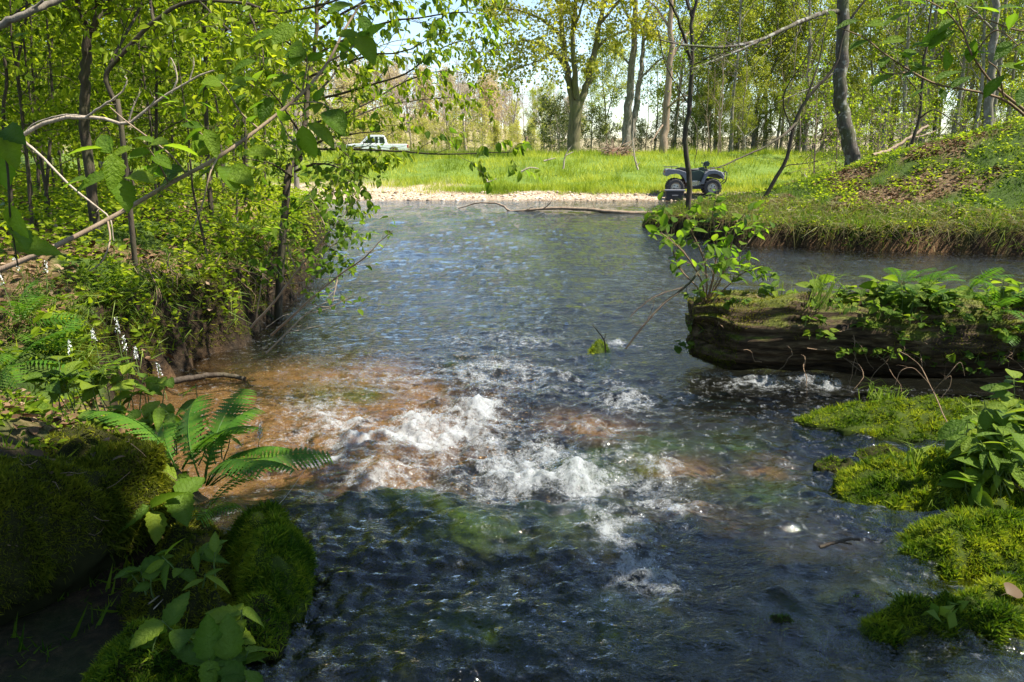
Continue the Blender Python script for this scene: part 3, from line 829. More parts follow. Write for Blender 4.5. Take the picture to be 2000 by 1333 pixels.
def mound_geo(poly, z0, H, rings=20, seg=84, power=2.2, seed=0, amp=.02, skirt=.12):
    """low cushion over an outline of ground points; returns V,F"""
    poly = np.asarray(poly, float)[:, :2]; c = poly.mean(0)
    e = np.concatenate([poly, poly[:1]]); k = np.linspace(0, len(poly), seg, endpoint=False)
    ed = spline(np.concatenate([np.concatenate([poly[-1:], e, poly[1:2]]), ]), (len(poly) + 2) * 40)
    ed = ed[40:-40]; ix = np.linspace(0, len(ed) - 1, seg, endpoint=False).astype(int); ed = ed[ix]
    ed = ed + (ed - c) * .06 * noise(np.arange(seg) * .35, np.zeros(seg) + seed, seed)[:, None]
    rr = np.linspace(0, 1, rings); V = []
    for r in rr[1:]:
        p = c + (ed - c) * r
        z = z0 + H * (1 - r ** power) + amp * (fbm(p[:, 0] * 9, p[:, 1] * 9, 3, seed) + .5 * noise(p[:, 0] * 28, p[:, 1] * 28, seed + 2)) * (1 - r ** 4)
        V.append(np.column_stack([p, z]))
    p = c + (ed - c) * 1.0; V.append(np.column_stack([p, np.full(seg, z0 - skirt)]))
    V = np.concatenate([[[c[0], c[1], z0 + H]]] + V); nr = len(rr)
    j = np.arange(seg); j2 = (j + 1) % seg
    F3 = np.stack([np.zeros(seg, int), 1 + j, 1 + j2], 1)
    F4 = np.concatenate([np.stack([1 + i * seg + j, 1 + (i + 1) * seg + j, 1 + (i + 1) * seg + j2, 1 + i * seg + j2], 1) for i in range(nr - 1)])
    return V, F3, F4
def moss_thing(name, label, cat, poly, z0, H, n, blade, mat, base_mat, seed, power=2.2, group=None, amp=.035, skirt=.12, spread=.75):
    rs = np.random.default_rng(seed); V, F3, F4 = mound_geo(poly, z0, H, power=power, seed=seed, amp=amp, skirt=skirt)
    org = np.array([V[0, 0], V[0, 1], z0]); o = thing(name, label, cat, org, group)
    link("cushion", mesh_np("cushion", V - org, [F3, F4], dict(tint=np.full(len(V), .3))), base_mat, o)
    T = np.concatenate([F3, F4[:, :3], F4[:, [0, 2, 3]]])
    p, N = tri_sample(V, T, n, rs)
    N = unit(N + np.array([0, 0, .35]))
    patch = .5 + .55 * fbm(p[:, 0] * 6, p[:, 1] * 6, 3, seed + 5)
    tint = np.clip(patch + rs.normal(0, .25, n), 0, 1)
    ln = blade * rs.uniform(.3, 1.4, n) * (.8 + .75 * np.clip(fbm(p[:, 0] * 14, p[:, 1] * 14, 2, seed + 9), -1, 1))
    mb = MB(); mb.add(*blades(p - org, N, ln, ln * .22, rs, spread, .5, 1, tint))
    tag(link("moss", mb.mesh("moss", False), mat, o), kind="stuff")
    return o
# ================================================================== TREES
RS = np.random.default_rng(77)
# ---- far hillside: bare and budding trees
PR_BARE = []
for s, (n1, n2) in enumerate([(20, 6), (18, 7), (22, 5), (16, 7)]):
    w, _ = gen_tree(200 + s, 9.5, .13, n1=n1, l1=.30, a1=42, n2=n2, l2=.5, n3=3, l3=.55, leaves=0, t1=(.22, 1), thin=1.1, wig=.14, trunk_wig=.06)
    PR_BARE.append(w.mesh("trunk"))
PR_BUD = []
for s in range(3):
    w, c = gen_tree(230 + s, 8.0, .11, n1=18, l1=.30, a1=48, n2=7, l2=.5, n3=0, leaves=14, lsize=.22, asp=.8, t1=(.10, 1), jit=.2, jitpos=.30)
    PR_BUD.append((w.mesh("trunk"), c.mesh("crown", False)))
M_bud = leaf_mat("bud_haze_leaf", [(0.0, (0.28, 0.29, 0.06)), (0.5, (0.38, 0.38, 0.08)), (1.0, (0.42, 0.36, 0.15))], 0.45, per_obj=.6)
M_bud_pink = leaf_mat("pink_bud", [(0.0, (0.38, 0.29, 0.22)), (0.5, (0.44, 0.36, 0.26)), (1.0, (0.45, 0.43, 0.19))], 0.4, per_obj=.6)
PR_PINK = []
for s in range(2):
    w, c = gen_tree(240 + s, 9.0, .12, n1=20, l1=.28, a1=42, n2=7, l2=.5, n3=2, leaves=9, lsize=.24, asp=.8, t1=(.12, 1), jit=.2, jitpos=.28, thin=.8)
    PR_PINK.append((w.mesh("trunk"), c.mesh("crown", False)))
first = {}
def far_tree(kind, k, loc, rz, sc, label, cat, group, mw, mc, wood, crown):
    key = (kind, k)
    if key not in first:
        first[key] = plant_tree(kind, label, cat, loc, wood, crown, mw, mc, group, rz, sc)
    else: copy_thing(first[key], loc, rz, sc)
cnt = 0
for row, yy in enumerate([102, 112, 122, 133, 144, 156, 168, 180]):
    for x in np.arange(-95, 26, 4.0):
        x = x + RS.normal(0, 1.4); y = yy + RS.normal(0, 4)
        px = 1000 + 1500 * x / y
        if px > 1130 or px < -80: continue
        z = float(ground_h(x, y)); u = RS.random()
        if u < .45:
            k = RS.integers(4); far_tree("bare_tree", int(k), (x, y, z - .2), RS.uniform(0, 6), RS.uniform(.85, 1.2), "bare grey brown tree on the far hillside", "tree", "bare trees on the far hillside", M_bark_pink, None, PR_BARE[k], None)
        elif u < .84:
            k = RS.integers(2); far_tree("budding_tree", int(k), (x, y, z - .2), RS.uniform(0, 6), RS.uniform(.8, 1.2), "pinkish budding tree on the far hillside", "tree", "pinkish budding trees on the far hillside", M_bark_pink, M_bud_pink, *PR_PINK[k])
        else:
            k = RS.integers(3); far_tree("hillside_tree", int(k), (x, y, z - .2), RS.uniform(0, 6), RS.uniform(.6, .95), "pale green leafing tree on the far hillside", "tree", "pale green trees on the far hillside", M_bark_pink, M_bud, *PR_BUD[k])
# young yellow green trees at the foot of the hill
for px, Y, sc in [(770, 95, .45), (835, 94, .5), (890, 88, .62), (915, 92, .58), (945, 88, .66), (968, 94, .5), (1010, 97, .4), (1040, 95, .45), (740, 92, .5), (700, 95, .7), (640, 92, .7), (560, 90, .8), (480, 95, .7), (380, 95, .8), (260, 95, .8), (140, 95, .9), (30, 95, .9)]:
    x = (px - 1000) / 1500 * Y; k = RS.integers(3)
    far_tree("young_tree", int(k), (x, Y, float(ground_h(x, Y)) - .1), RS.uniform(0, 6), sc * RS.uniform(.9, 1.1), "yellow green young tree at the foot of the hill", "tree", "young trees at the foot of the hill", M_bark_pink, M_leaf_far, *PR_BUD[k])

for i in range(34):
    px = 690 + i * 11.5 + RS.normal(0, 4); Y = RS.uniform(90, 101); x = (px - 1000) / 1500 * Y; k = RS.integers(3)
    far_tree("hill_foot_shrub", int(k), (x, Y, float(ground_h(x, Y)) - .3), RS.uniform(0, 6), RS.uniform(.28, .5), "small leafing shrub in the band along the foot of the hill", "shrub", "shrubs along the foot of the hill", M_bark_pink, M_bud, *PR_BUD[k])
# ---- the big forked tree on the meadow
def big_line(pts, Y): return [at(a, b, Y + dy) for a, b, dy in pts]
Yb = 41
limbs = [(big_line([(1120, 302, 0), (1121, 270, 0), (1124, 230, 0), (1128, 195, 0)], Yb), .34, .32),
         (big_line([(1124, 225, 0), (1112, 160, .2), (1102, 90, .4), (1094, 10, .8), (1080, -150, 2)], Yb), .22, .08),
         (big_line([(1128, 205, 0), (1122, 150, -.2), (1118, 80, -.6), (1124, 0, -1), (1130, -180, -2)], Yb), .18, .06),
         (big_line([(1128, 215, 0), (1142, 180, 0), (1156, 120, .2), (1168, 60, .3), (1178, 0, .5), (1200, -160, 1)], Yb), .22, .08),
         (big_line([(1108, 130, .3), (1070, 95, .2), (1020, 80, -.6), (965, 95, -1.5), (940, 112, -2)], Yb), .10, .02),
         (big_line([(1100, 75, .3), (1060, 40, 0), (1010, 20, -1), (970, 20, -2)], Yb), .09, .02),
         (big_line([(1118, 120, -.3), (1085, 105, -1.5), (1050, 120, -2.5), (1010, 135, -3)], Yb), .08, .02),
         (big_line([(1094, 10, .8), (1040, -60, 0), (990, -120, -1)], Yb), .08, .02),
         (big_line([(1160, 100, .2), (1195, 70, 1), (1230, 60, 2), (1260, 70, 2.5)], Yb), .09, .02),
         (big_line([(1170, 50, .3), (1210, 0, 0), (1250, -60, -.5)], Yb), .09, .02),
         (big_line([(1120, 60, -.6), (1140, 0, -2), (1160, -80, -3)], Yb), .08, .02),
         (big_line([(1124, 0, -1), (1090, -60, -2.5), (1050, -140, -4)], Yb), .08, .02),
         (big_line([(1178, 0, .5), (1200, -90, 2), (1240, -150, 3)], Yb), .08, .02)]
M_leaf_big_tree = leaf_mat("yellow_spring_leaf", [(0.0, (0.20, 0.21, 0.025)), (0.5, (0.34, 0.34, 0.045)), (1.0, (0.46, 0.43, 0.08))], 0.45)
limb_tree("forked_tree", "large yellow green tree forking low, alone at the meadow's edge", "tree", limbs, M_bark_olive, M_leaf_big_tree, twigs=17, tl=2.3, n3=6, l3=.6, nl=16,
          lsize=.15, asp=.85, seed=5, leafy=list(range(1, 13)), simple=True, flat=.3, hang=.4, up=.02, rt=.4, jitpos=.14)

# ---- second and third trees beside it
Yt = 44
limb_tree("vine_covered_tree", "twin grey trunk tree standing right of the big forked tree", "tree",
    [(big_line([(1222, 288, 0), (1226, 220, 0), (1234, 150, 0), (1240, 60, 0), (1242, -60, 0), (1246, -200, 0)], Yt), .28, .08), (big_line([(1230, 285, .6), (1242, 215, .6), (1250, 150, .5), (1258, 80, .8), (1270, -20, 1)], Yt), .22, .06),
     (big_line([(1236, 130, 0), (1200, 100, 0), (1180, 95, -.5)], Yt), .07, .02), (big_line([(1245, 160, .4), (1285, 120, 0), (1310, 110, -.5)], Yt), .07, .02), (big_line([(1240, 60, 0), (1215, 10, 0), (1190, -30, 0)], Yt), .07, .02), (big_line([(1258, 80, .8), (1290, 40, .5), (1320, 10, 0)], Yt), .07, .02)],
    M_bark_grey, M_leaf_sp, twigs=12, tl=1.9, n3=4, nl=6, lsize=.15, asp=.75, seed=6, simple=True, flat=.3, leafy=[1, 2, 3, 4, 5], jitpos=.06)
limb_tree("tan_trunk_tree", "tall tree with sunlit tan trunk behind the quad bike's rear end", "tree",
    [(big_line([(1296, 305, 0), (1298, 250, 0), (1304, 180, 0), (1310, 90, 0), (1312, 0, 0), (1318, -160, 0)], 40), .24, .08), (big_line([(1300, 215, 0), (1330, 190, -1), (1350, 188, -1.5)], 40), .06, .02),
     (big_line([(1308, 120, 0), (1340, 70, .5), (1375, 40, 1)], 40), .07, .02), (big_line([(1310, 60, 0), (1285, 20, 0), (1265, 0, 0)], 40), .07, .02), (big_line([(1298, 240, 0), (1282, 262, -.5), (1270, 285, -.8)], 40), .05, .03)],
    M_bark_tan, M_leaf_far, twigs=10, tl=1.7, n3=4, nl=5, lsize=.15, asp=.75, seed=8, simple=True, flat=.3, leafy=[2, 3], jitpos=.06)

# ---- the wood behind the meadow
PR_SP = []
for s in range(5):
    w, c = gen_tree(300 + s, 15.0, .14, n1=18, l1=.27, a1=58, n2=7, l2=.5, n3=3, leaves=19, lsize=.165, asp=.8, t1=(.13, 1), jit=.2, forks=1 if s % 2 else 0, jitpos=.22, flat=.3)
    PR_SP.append((w.mesh("trunk"), c.mesh("crown", False)))
spots = [(1345, 62, .8), (1385, 54, .75), (1425, 50, .62), (1460, 58, .8), (1500, 52, .7), (1540, 60, .85), (1570, 50, .6), (1610, 56, .8), (1680, 48, .7), (1715, 55, .9), (1760, 46, .75), (1800, 52, .9), (1850, 44, .8), (1890, 50, .9), (1930, 42, .85), (1985, 47, .95), (2040, 44, .9), (2090, 50, .9), (1180, 66, .6), (1270, 68, .65), (1150, 80, .55), (1060, 84, .5)]
for i, (px, Y, sc) in enumerate(spots):
    x = (px - 1000) / 1500 * Y; k = i % 5
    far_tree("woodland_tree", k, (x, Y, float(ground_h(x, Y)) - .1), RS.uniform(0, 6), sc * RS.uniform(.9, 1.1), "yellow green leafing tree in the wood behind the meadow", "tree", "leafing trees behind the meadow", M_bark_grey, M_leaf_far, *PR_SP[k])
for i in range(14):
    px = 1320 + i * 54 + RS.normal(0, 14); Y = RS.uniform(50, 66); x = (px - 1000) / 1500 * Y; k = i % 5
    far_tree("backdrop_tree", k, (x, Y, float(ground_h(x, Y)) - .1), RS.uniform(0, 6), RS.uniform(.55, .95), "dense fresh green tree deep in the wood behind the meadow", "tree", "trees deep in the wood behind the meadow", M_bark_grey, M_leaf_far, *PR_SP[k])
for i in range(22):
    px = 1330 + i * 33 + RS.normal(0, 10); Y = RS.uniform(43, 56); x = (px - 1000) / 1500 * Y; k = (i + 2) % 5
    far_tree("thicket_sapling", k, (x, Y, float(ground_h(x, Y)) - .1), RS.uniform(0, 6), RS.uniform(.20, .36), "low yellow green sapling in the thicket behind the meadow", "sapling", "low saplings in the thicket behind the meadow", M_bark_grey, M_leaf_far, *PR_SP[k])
# grey thin stems: leafless poles in the wood edge
PR_POLE = []
for s in range(4):
    w, _ = gen_tree(330 + s, 6.0, .035, n1=9, l1=.22, a1=45, n2=4, l2=.5, leaves=0, t1=(.2, 1), thin=1.0, wig=.16, trunk_wig=.08, lean=(RS.normal(0, .15), 0))
    PR_POLE.append(w.mesh("trunk"))
for i in range(44):
    px = RS.uniform(1240, 2040); Y = RS.uniform(38, 52); x = (px - 1000) / 1500 * Y; k = i % 4
    far_tree("bare_sapling", k, (x, Y, float(ground_h(x, Y)) - .1), RS.uniform(0, 6), RS.uniform(.45, 1.3), "thin bare sapling along the edge of the far wood", "sapling", "bare saplings along the wood's edge", M_bark_tan, None, PR_POLE[k], None)
# tall pale trunks of the wood on the right
PR_TALL = []
for s in range(3):
    w, c = gen_tree(340 + s, 17.0, .14, n1=16, l1=.22, a1=50, n2=6, l2=.5, n3=3, leaves=9, lsize=.16, asp=.8, t1=(.28, 1), jit=.2, thin=.9, trunk_wig=.035, jitpos=.05)
    PR_TALL.append((w.mesh("trunk"), c.mesh("crown", False)))
for i, (px, Y, sc) in enumerate([(1415, 46, .8), (1480, 60, 1), (1555, 46, .9), (1700, 40, .75), (1740, 36, .7), (1775, 42, .9), (1830, 38, .8), (1870, 36, .7), (1905, 40, .9), (1960, 36, .75), (2010, 38, .9), (2060, 36, .8)]):
    x = (px - 1000) / 1500 * Y; k = i % 3
    far_tree("tall_tree", k, (x, Y, float(ground_h(x, Y)) - .1), RS.uniform(0, 6), sc, "tall thin grey tree with sparse leaves in the right hand wood", "tree", "tall sparse trees in the right hand wood", M_bark_grey, M_leaf_sp, *PR_TALL[k])
# dark evergreen thicket under them
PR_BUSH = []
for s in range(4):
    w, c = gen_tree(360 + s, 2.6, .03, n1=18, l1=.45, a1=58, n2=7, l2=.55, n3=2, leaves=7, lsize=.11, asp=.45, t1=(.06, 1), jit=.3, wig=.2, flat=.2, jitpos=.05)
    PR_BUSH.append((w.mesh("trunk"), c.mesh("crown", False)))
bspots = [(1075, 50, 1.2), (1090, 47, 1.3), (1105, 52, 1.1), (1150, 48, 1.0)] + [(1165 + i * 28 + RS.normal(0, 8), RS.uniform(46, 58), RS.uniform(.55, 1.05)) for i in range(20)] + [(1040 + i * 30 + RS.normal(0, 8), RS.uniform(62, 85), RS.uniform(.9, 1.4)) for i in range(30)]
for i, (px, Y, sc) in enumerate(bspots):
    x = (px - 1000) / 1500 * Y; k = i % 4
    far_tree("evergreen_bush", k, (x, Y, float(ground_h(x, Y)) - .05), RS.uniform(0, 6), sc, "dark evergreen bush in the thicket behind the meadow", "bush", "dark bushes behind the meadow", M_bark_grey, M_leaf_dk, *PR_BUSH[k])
# bushes and brush right of the mound
PR_BRUSH = []
for s in range(3):
    w, c = gen_tree(380 + s, 3.4, .03, n1=18, l1=.45, a1=50, n2=6, l2=.6, n3=3, leaves=3, lsize=.10, asp=.6, t1=(.08, 1), jit=.3, wig=.22, flat=.3, thin=1.2)
    PR_BRUSH.append((w.mesh("trunk"), c.mesh("crown", False)))
for i in range(20):
    px = RS.uniform(1560, 2080); Y = RS.uniform(28, 42); x = (px - 1000) / 1500 * Y; k = i % 3
    far_tree("brush_shrub", k, (x, Y, float(ground_h(x, Y)) - .05), RS.uniform(0, 6), RS.uniform(.6, 1.25), "tangled tan brush shrub in the wood behind the grassy mound", "shrub", "tangled shrubs behind the mound", M_bark_tan, M_leaf_sp, *PR_BRUSH[k])

# ---- trees on the mound
b = G(*at(1668, 330, 17.0)[:2])
limb_tree("mossy_trunk_tree", "mottled grey tree trunk leaning left on the mound's ridge", "tree",
    [([b - [0, 0, .2]] + [at(x_, y_, 17.0) for x_, y_ in [(1660, 290), (1650, 240), (1641, 180), (1641, 110), (1646, 40), (1650, -60), (1655, -300), (1660, -500)]], .165, .09),
     ([at(1641, 22, 17.0), at(1600, 28, 16.6), at(1560, 45, 16.2), at(1510, 68, 15.8), at(1460, 86, 15.4), at(1400, 92, 15), at(1330, 88, 14.6), at(1290, 78, 14.3)], .055, .012),
     ([at(1500, 72, 15.7), at(1440, 100, 15.2), at(1390, 120, 14.8), at(1350, 135, 14.5)], .025, .008),
     ([at(1641, 130, 17), at(1600, 165, 16.7), at(1565, 180, 16.4), at(1520, 200, 16)], .02, .006),
     ([at(1648, -40, 17), at(1600, -90, 16), at(1540, -120, 15)], .05, .012), ([at(1650, -80, 17), at(1710, -140, 17), at(1760, -160, 17)], .05, .012), ([at(1652, -200, 17), at(1620, -300, 16), at(1600, -380, 15)], .05, .012), ([at(1655, -260, 17), at(1700, -340, 16), at(1740, -400, 15)], .05, .012)],
    M_bark_mott, M_leaf_sp, twigs=13, tl=1.1, n3=3, nl=2, lsize=.06, seed=21, leafy=[1, 2, 3, 4, 5, 6, 7], sides=12, rt=.3, up=.0)
limb_tree("leaning_sapling", "dark bare sapling arching up from the mound towards the mottled trunk", "sapling",
    [([G(*at(1476, 398, 15.6)[:2]) - [0, 0, .15]] + [at(x_, y_, 15.6) for x_, y_ in [(1490, 390), (1518, 345), (1540, 300), (1548, 260), (1562, 215), (1588, 178), (1618, 148), (1634, 120), (1650, 60), (1690, 0)]], .045, .022),
     ([at(1556, 240, 15.6), at(1530, 265, 15.2), at(1490, 288, 14.8), at(1440, 312, 14.4), at(1400, 328, 14), at(1375, 330, 13.8)], .028, .006),
     ([at(1572, 200, 15.6), at(1600, 120, 15.8), at(1610, 60, 15.9), at(1620, 10, 16)], .02, .006), ([at(1548, 260, 15.6), at(1530, 190, 15.2), at(1570, 120, 15), at(1600, 60, 15)], .018, .005)],
    M_bark, M_leaf_sp, twigs=6, tl=.7, n3=2, nl=0, seed=22, leafy=[0, 1, 2, 3], rt=.3)
bs = G(*at(1346, 440, 15.2)[:2])
limb_tree("young_forked_tree", "slim dark young tree in front of the quad bike, forked high up", "tree",
    [([bs - [0, 0, .15]] + [at(x_, y_, 15.2) for x_, y_ in [(1347, 395), (1344, 330), (1338, 265), (1348, 210), (1352, 140), (1351, 80), (1353, 35), (1362, -20), (1372, -140), (1380, -300)]], .062, .02),
     ([at(1353, 35, 15.2), at(1341, 0, 15.2), at(1330, -60, 15.2), at(1320, -200, 15)], .035, .012),
     ([at(1349, 120, 15.2), at(1335, 70, 15), at(1318, 25, 14.9), at(1302, -15, 14.8), at(1280, -120, 14.6)], .035, .012),
     ([at(1345, 205, 15.2), at(1320, 165, 15), at(1298, 120, 14.8), at(1285, 60, 14.6), at(1270, 20, 14.5)], .016, .004),
     ([at(1346, 225, 15.2), at(1360, 250, 15.1), at(1362, 285, 15), at(1356, 320, 15)], .014, .005),
     ([at(1350, 130, 15.2), at(1390, 110, 14.8), at(1430, 100, 14.4)], .014, .004), ([at(1352, 95, 15.2), at(1390, 40, 15.2), at(1420, 0, 15.2)], .016, .004)],
    M_bark, M_leaf_sp, twigs=6, tl=.8, n3=2, nl=1, lsize=.05, seed=23, leafy=[1, 2, 3, 5, 6], rt=.3)
limb_tree("straight_tree", "straight grey trunk on the mound's crest near the right picture edge", "tree",
    [([G(*at(1930, 262, 19)[:2]) - [0, 0, .2]] + [at(x_, y_, 19) for x_, y_ in [(1932, 200), (1938, 120), (1942, 40), (1945, -60), (1950, -300)]], .11, .06),
     ([at(1940, 60, 19), at(1900, 20, 18.5), at(1860, 0, 18)], .03, .008), ([at(1936, 130, 19), at(1985, 90, 18.6), at(2030, 70, 18)], .03, .008), ([at(1944, -40, 19), at(1900, -100, 18), at(1850, -140, 17)], .03, .008), ([at(1944, -80, 19), at(2000, -140, 18), at(2050, -190, 17)], .03, .008)],
    M_bark_grey, M_leaf_sp, twigs=10, tl=1.1, n3=3, nl=3, lsize=.07, seed=24, leafy=[1, 2, 3, 4], rt=.3)
limb_tree("crooked_sapling", "crooked dark sapling on the mound between the two grey trunks", "sapling",
    [([G(*at(1780, 292, 17)[:2]) - [0, 0, .15]] + [at(x_, y_, 17) for x_, y_ in [(1783, 270), (1795, 235), (1800, 190), (1803, 130), (1812, 70), (1822, 0)]], .04, .015),
     ([at(1797, 230, 17), at(1825, 215, 16.5), at(1860, 235, 16), at(1890, 250, 15.8)], .018, .005), ([at(1800, 190, 17), at(1770, 150, 16.6), at(1740, 120, 16.2)], .018, .005), ([at(1803, 140, 17), at(1840, 100, 17), at(1870, 60, 17)], .018, .005)],
    M_bark, M_leaf_sp, twigs=7, tl=.7, n3=2, nl=2, lsize=.06, seed=25, rt=.3)
limb_tree("fallen_pale_trunk", "pale dead trunk lying propped on the mound's back slope", "fallen trunk",
    [([at(1705, 304, 17.6), at(1740, 292, 18), at(1775, 270, 18.4), at(1812, 246, 18.8)], .04, .03), ([at(1775, 270, 18.4), at(1800, 266, 18.6), at(1830, 255, 18.8)], .02, .012)], M_bark_tan, None, twigs=2, tl=.5, n3=0, nl=0, seed=26)

# ---- left wood: hand placed stems
def lb(px, py, Y): p = at(px, py, Y); return np.array([p[0], p[1], float(ground_h(p[0], p[1])) - .12])
L1 = limb_tree("dark_forked_tree", "dark mossy forked trunk, thickest stem in the left hand wood", "tree",
    [([lb(172, 330, 6.6)] + [at(x_, y_, 6.6) for x_, y_ in [(168, 270), (166, 200), (168, 130), (172, 70)]], .043, .036),
     ([at(172, 75, 6.6), at(160, 35, 6.6), at(148, -10, 6.6), at(130, -150, 6.4), at(110, -350, 6)], .026, .014), ([at(172, 75, 6.6), at(188, 40, 6.6), at(205, 10, 6.7), at(230, -60, 6.8), at(280, -250, 7), (-3.4, 7.6, 6.5)], .030, .014),
     ([at(150, 0, 6.6), at(90, -80, 6.2), at(20, -120, 5.8)], .02, .006), ([at(220, -40, 6.8), at(300, -120, 6.4), at(380, -150, 6)], .02, .006), ([at(260, -180, 7), at(350, -250, 7.5), at(430, -280, 8)], .02, .006),
     ([(-3.6, 6.6, 3.1), (-2.4, 6.3, 3.9), (-1.0, 6.0, 4.4), (.4, 5.7, 4.7)], .022, .006), ([(-3.6, 6.6, 3.4), (-2.6, 5.6, 4.2), (-1.4, 4.9, 4.7), (-.2, 4.4, 5.0)], .022, .006), ([(-3.6, 6.7, 3.6), (-2.2, 7.4, 4.4), (-.9, 8.0, 4.9), (.3, 8.6, 5.1)], .022, .006)],  # last three limbs: added above the view to shade the cut bank
    M_bark, M_leaf_sp, twigs=15, tl=.95, n3=4, nl=7, lsize=.085, seed=31, leafy=[1, 2, 3, 4, 5, 6, 7, 8], sides=12)
L2_ = limb_tree("slim_straight_tree", "slim straight trunk in the middle of the left hand wood", "tree",
    [([lb(406, 360, 8.5)] + [at(x_, y_, 8.5) for x_, y_ in [(404, 300), (402, 200), (400, 100), (399, 0), (402, -150), (410, -350)]], .027, .016),
     ([at(402, 90, 8.5), at(440, 60, 8.2), at(490, 45, 8), at(545, 50, 7.8)], .016, .005), ([at(400, 40, 8.5), at(360, 10, 8.6), at(310, -10, 8.8)], .016, .005), ([at(400, -80, 8.5), at(460, -120, 8), at(520, -140, 7.5)], .016, .005), ([at(403, -160, 8.5), at(340, -200, 8.2), at(280, -220, 8)], .016, .005), ([at(406, -260, 8.5), at(480, -320, 8), at(540, -350, 7.5)], .016, .005)],
    M_bark, M_leaf_sp, twigs=13, tl=.95, n3=4, nl=7, lsize=.075, seed=32, leafy=[1, 2, 3, 4, 5], sides=9)
limb_tree("crooked_arching_tree", "crooked dark stem arching across the top of the left hand wood", "tree",
    [([lb(238, 300, 5.6)] + [at(x_, y_, 5.6) for x_, y_ in [(236, 235), (222, 195), (206, 152), (224, 120), (262, 78), (305, 40), (350, 10), (400, 2), (460, 4), (505, 16)]], .020, .010),
     ([at(505, 16, 5.6), at(540, 24, 5.5), at(600, 16, 5.4), at(660, 0, 5.3), at(720, -30, 5.2)], .012, .004), ([at(480, 8, 5.6), at(500, 60, 5.5), at(515, 110, 5.4), at(508, 150, 5.3)], .008, .003), ([at(206, 150, 5.6), at(235, 85, 5.8), at(270, 20, 6), at(300, -60, 6.2)], .014, .005), ([at(300, 44, 5.6), at(290, -20, 5.8), at(280, -100, 6)], .012, .004), ([at(390, 3, 5.6), at(450, 60, 5.2), at(520, 75, 5)], .007, .003)],
    M_bark, M_leaf_sp, twigs=11, tl=.65, n3=4, nl=6, lsize=.07, seed=33, leafy=[1, 2, 3, 4, 5])
for i, (px, py, Y, tx, r, lab) in enumerate([(48, 300, 8.0, 42, .022, "thin dark stem near the left picture edge in the wood"), (110, 260, 11, 88, .022, "second thin stem from the left picture edge in the wood"), (300, 340, 9.5, 268, .018, "thin leaning stem between the forked and the slim straight trunk"),
        (330, 300, 13, 340, .03, "thin stem just left of the slim straight trunk, further back"), (455, 310, 12, 470, .025, "thin stem just right of the slim straight trunk"), (10, 330, 6.5, -10, .02, "slanting stem at the very left edge of the wood"), (510, 300, 14, 500, .03, "thin far stem behind the overhanging bank tree")]):
    rs = np.random.default_rng(400 + i); m = [(px + (tx - px) * k / 5 + rs.normal(0, 5), py - 90 * k) for k in range(1, 8)]
    limb_tree("woodland_sapling", lab, "sapling", [([lb(px, py, Y)] + [at(a, b_, Y) for a, b_ in m], r * .8, r * .3), ([at(*m[2], Y), at(m[2][0] + 60, m[2][1] - 50, Y - .6), at(m[2][0] + 130, m[2][1] - 70, Y - 1)], r * .4, .004), ([at(*m[3], Y), at(m[3][0] - 60, m[3][1] - 40, Y - .5), at(m[3][0] - 120, m[3][1] - 50, Y - .8)], r * .4, .004), ([at(*m[1], Y), at(m[1][0] - 50, m[1][1] - 30, Y + .3), at(m[1][0] - 110, m[1][1] - 40, Y + .5)], r * .35, .004), ([at(*m[4], Y), at(m[4][0] + 60, m[4][1] - 20, Y - .5), at(m[4][0] + 120, m[4][1] - 30, Y - .8)], r * .35, .004)],
        M_bark, M_leaf_sp, twigs=12, tl=.85, n3=4, nl=6, lsize=.075, seed=410 + i, leafy=[1, 2, 3, 4])

# the overhanging tree on the left bank, its leaves against the sky
Yo = 7.4
ov = [([lb(520, 400, 7.0)] + [at(x_, y_, y3) for x_, y_, y3 in [(560, 365, 7.0), (582, 310, 7.1), (594, 250, 7.2), (600, 190, 7.3), (612, 110, 7.4), (620, 20, 7.5), (625, -120, 7.6)]], .036, .014)]
for pts in [[(590, 290, 7.1), (640, 292, 7.0), (700, 292, 6.8), (780, 296, 6.6), (860, 301, 6.4), (930, 300, 6.3), (1000, 297, 6.2)],
            [(600, 200, 7.3), (660, 185, 7.2), (730, 165, 7.0), (800, 140, 6.8), (860, 95, 6.7), (925, 75, 6.6)],
            [(612, 110, 7.4), (680, 75, 7.3), (750, 45, 7.1), (820, 35, 7.0), (890, 25, 6.8), (955, 30, 6.7)],
            [(596, 245, 7.2), (650, 230, 7.3), (720, 200, 7.5), (790, 160, 7.6), (860, 140, 7.7), (925, 145, 7.8)],
            [(585, 300, 7.1), (640, 255, 7.4), (700, 225, 7.7), (760, 205, 7.9), (830, 195, 8.0), (880, 190, 8.1)],
            [(618, 60, 7.5), (690, 15, 7.4), (770, -15, 7.3), (850, -20, 7.2), (930, 5, 7.1)],
            [(605, 150, 7.3), (660, 130, 6.9), (720, 110, 6.6), (790, 100, 6.3), (850, 70, 6.1)],
            [(592, 270, 7.2), (560, 220, 7.0), (530, 180, 6.8), (490, 150, 6.6)], [(608, 130, 7.4), (570, 90, 7.2), (520, 60, 7.0), (470, 60, 6.8)], [(600, 190, 7.3), (560, 150, 7.8), (510, 110, 8.2), (450, 90, 8.5)],
            [(575, 335, 7.0), (620, 320, 6.8), (670, 330, 6.6), (720, 350, 6.4)], [(585, 305, 7.1), (630, 275, 6.8), (690, 262, 6.6), (750, 255, 6.4)], [(620, 20, 7.5), (690, -40, 7.5), (760, -70, 7.5)], [(570, 345, 7.0), (530, 320, 6.7), (480, 310, 6.4)], [(598, 215, 7.3), (640, 160, 7.6), (680, 120, 8.0), (740, 90, 8.3), (800, 75, 8.6)]]:
    ov.append(([at(*q) for q in pts], .013, .003))
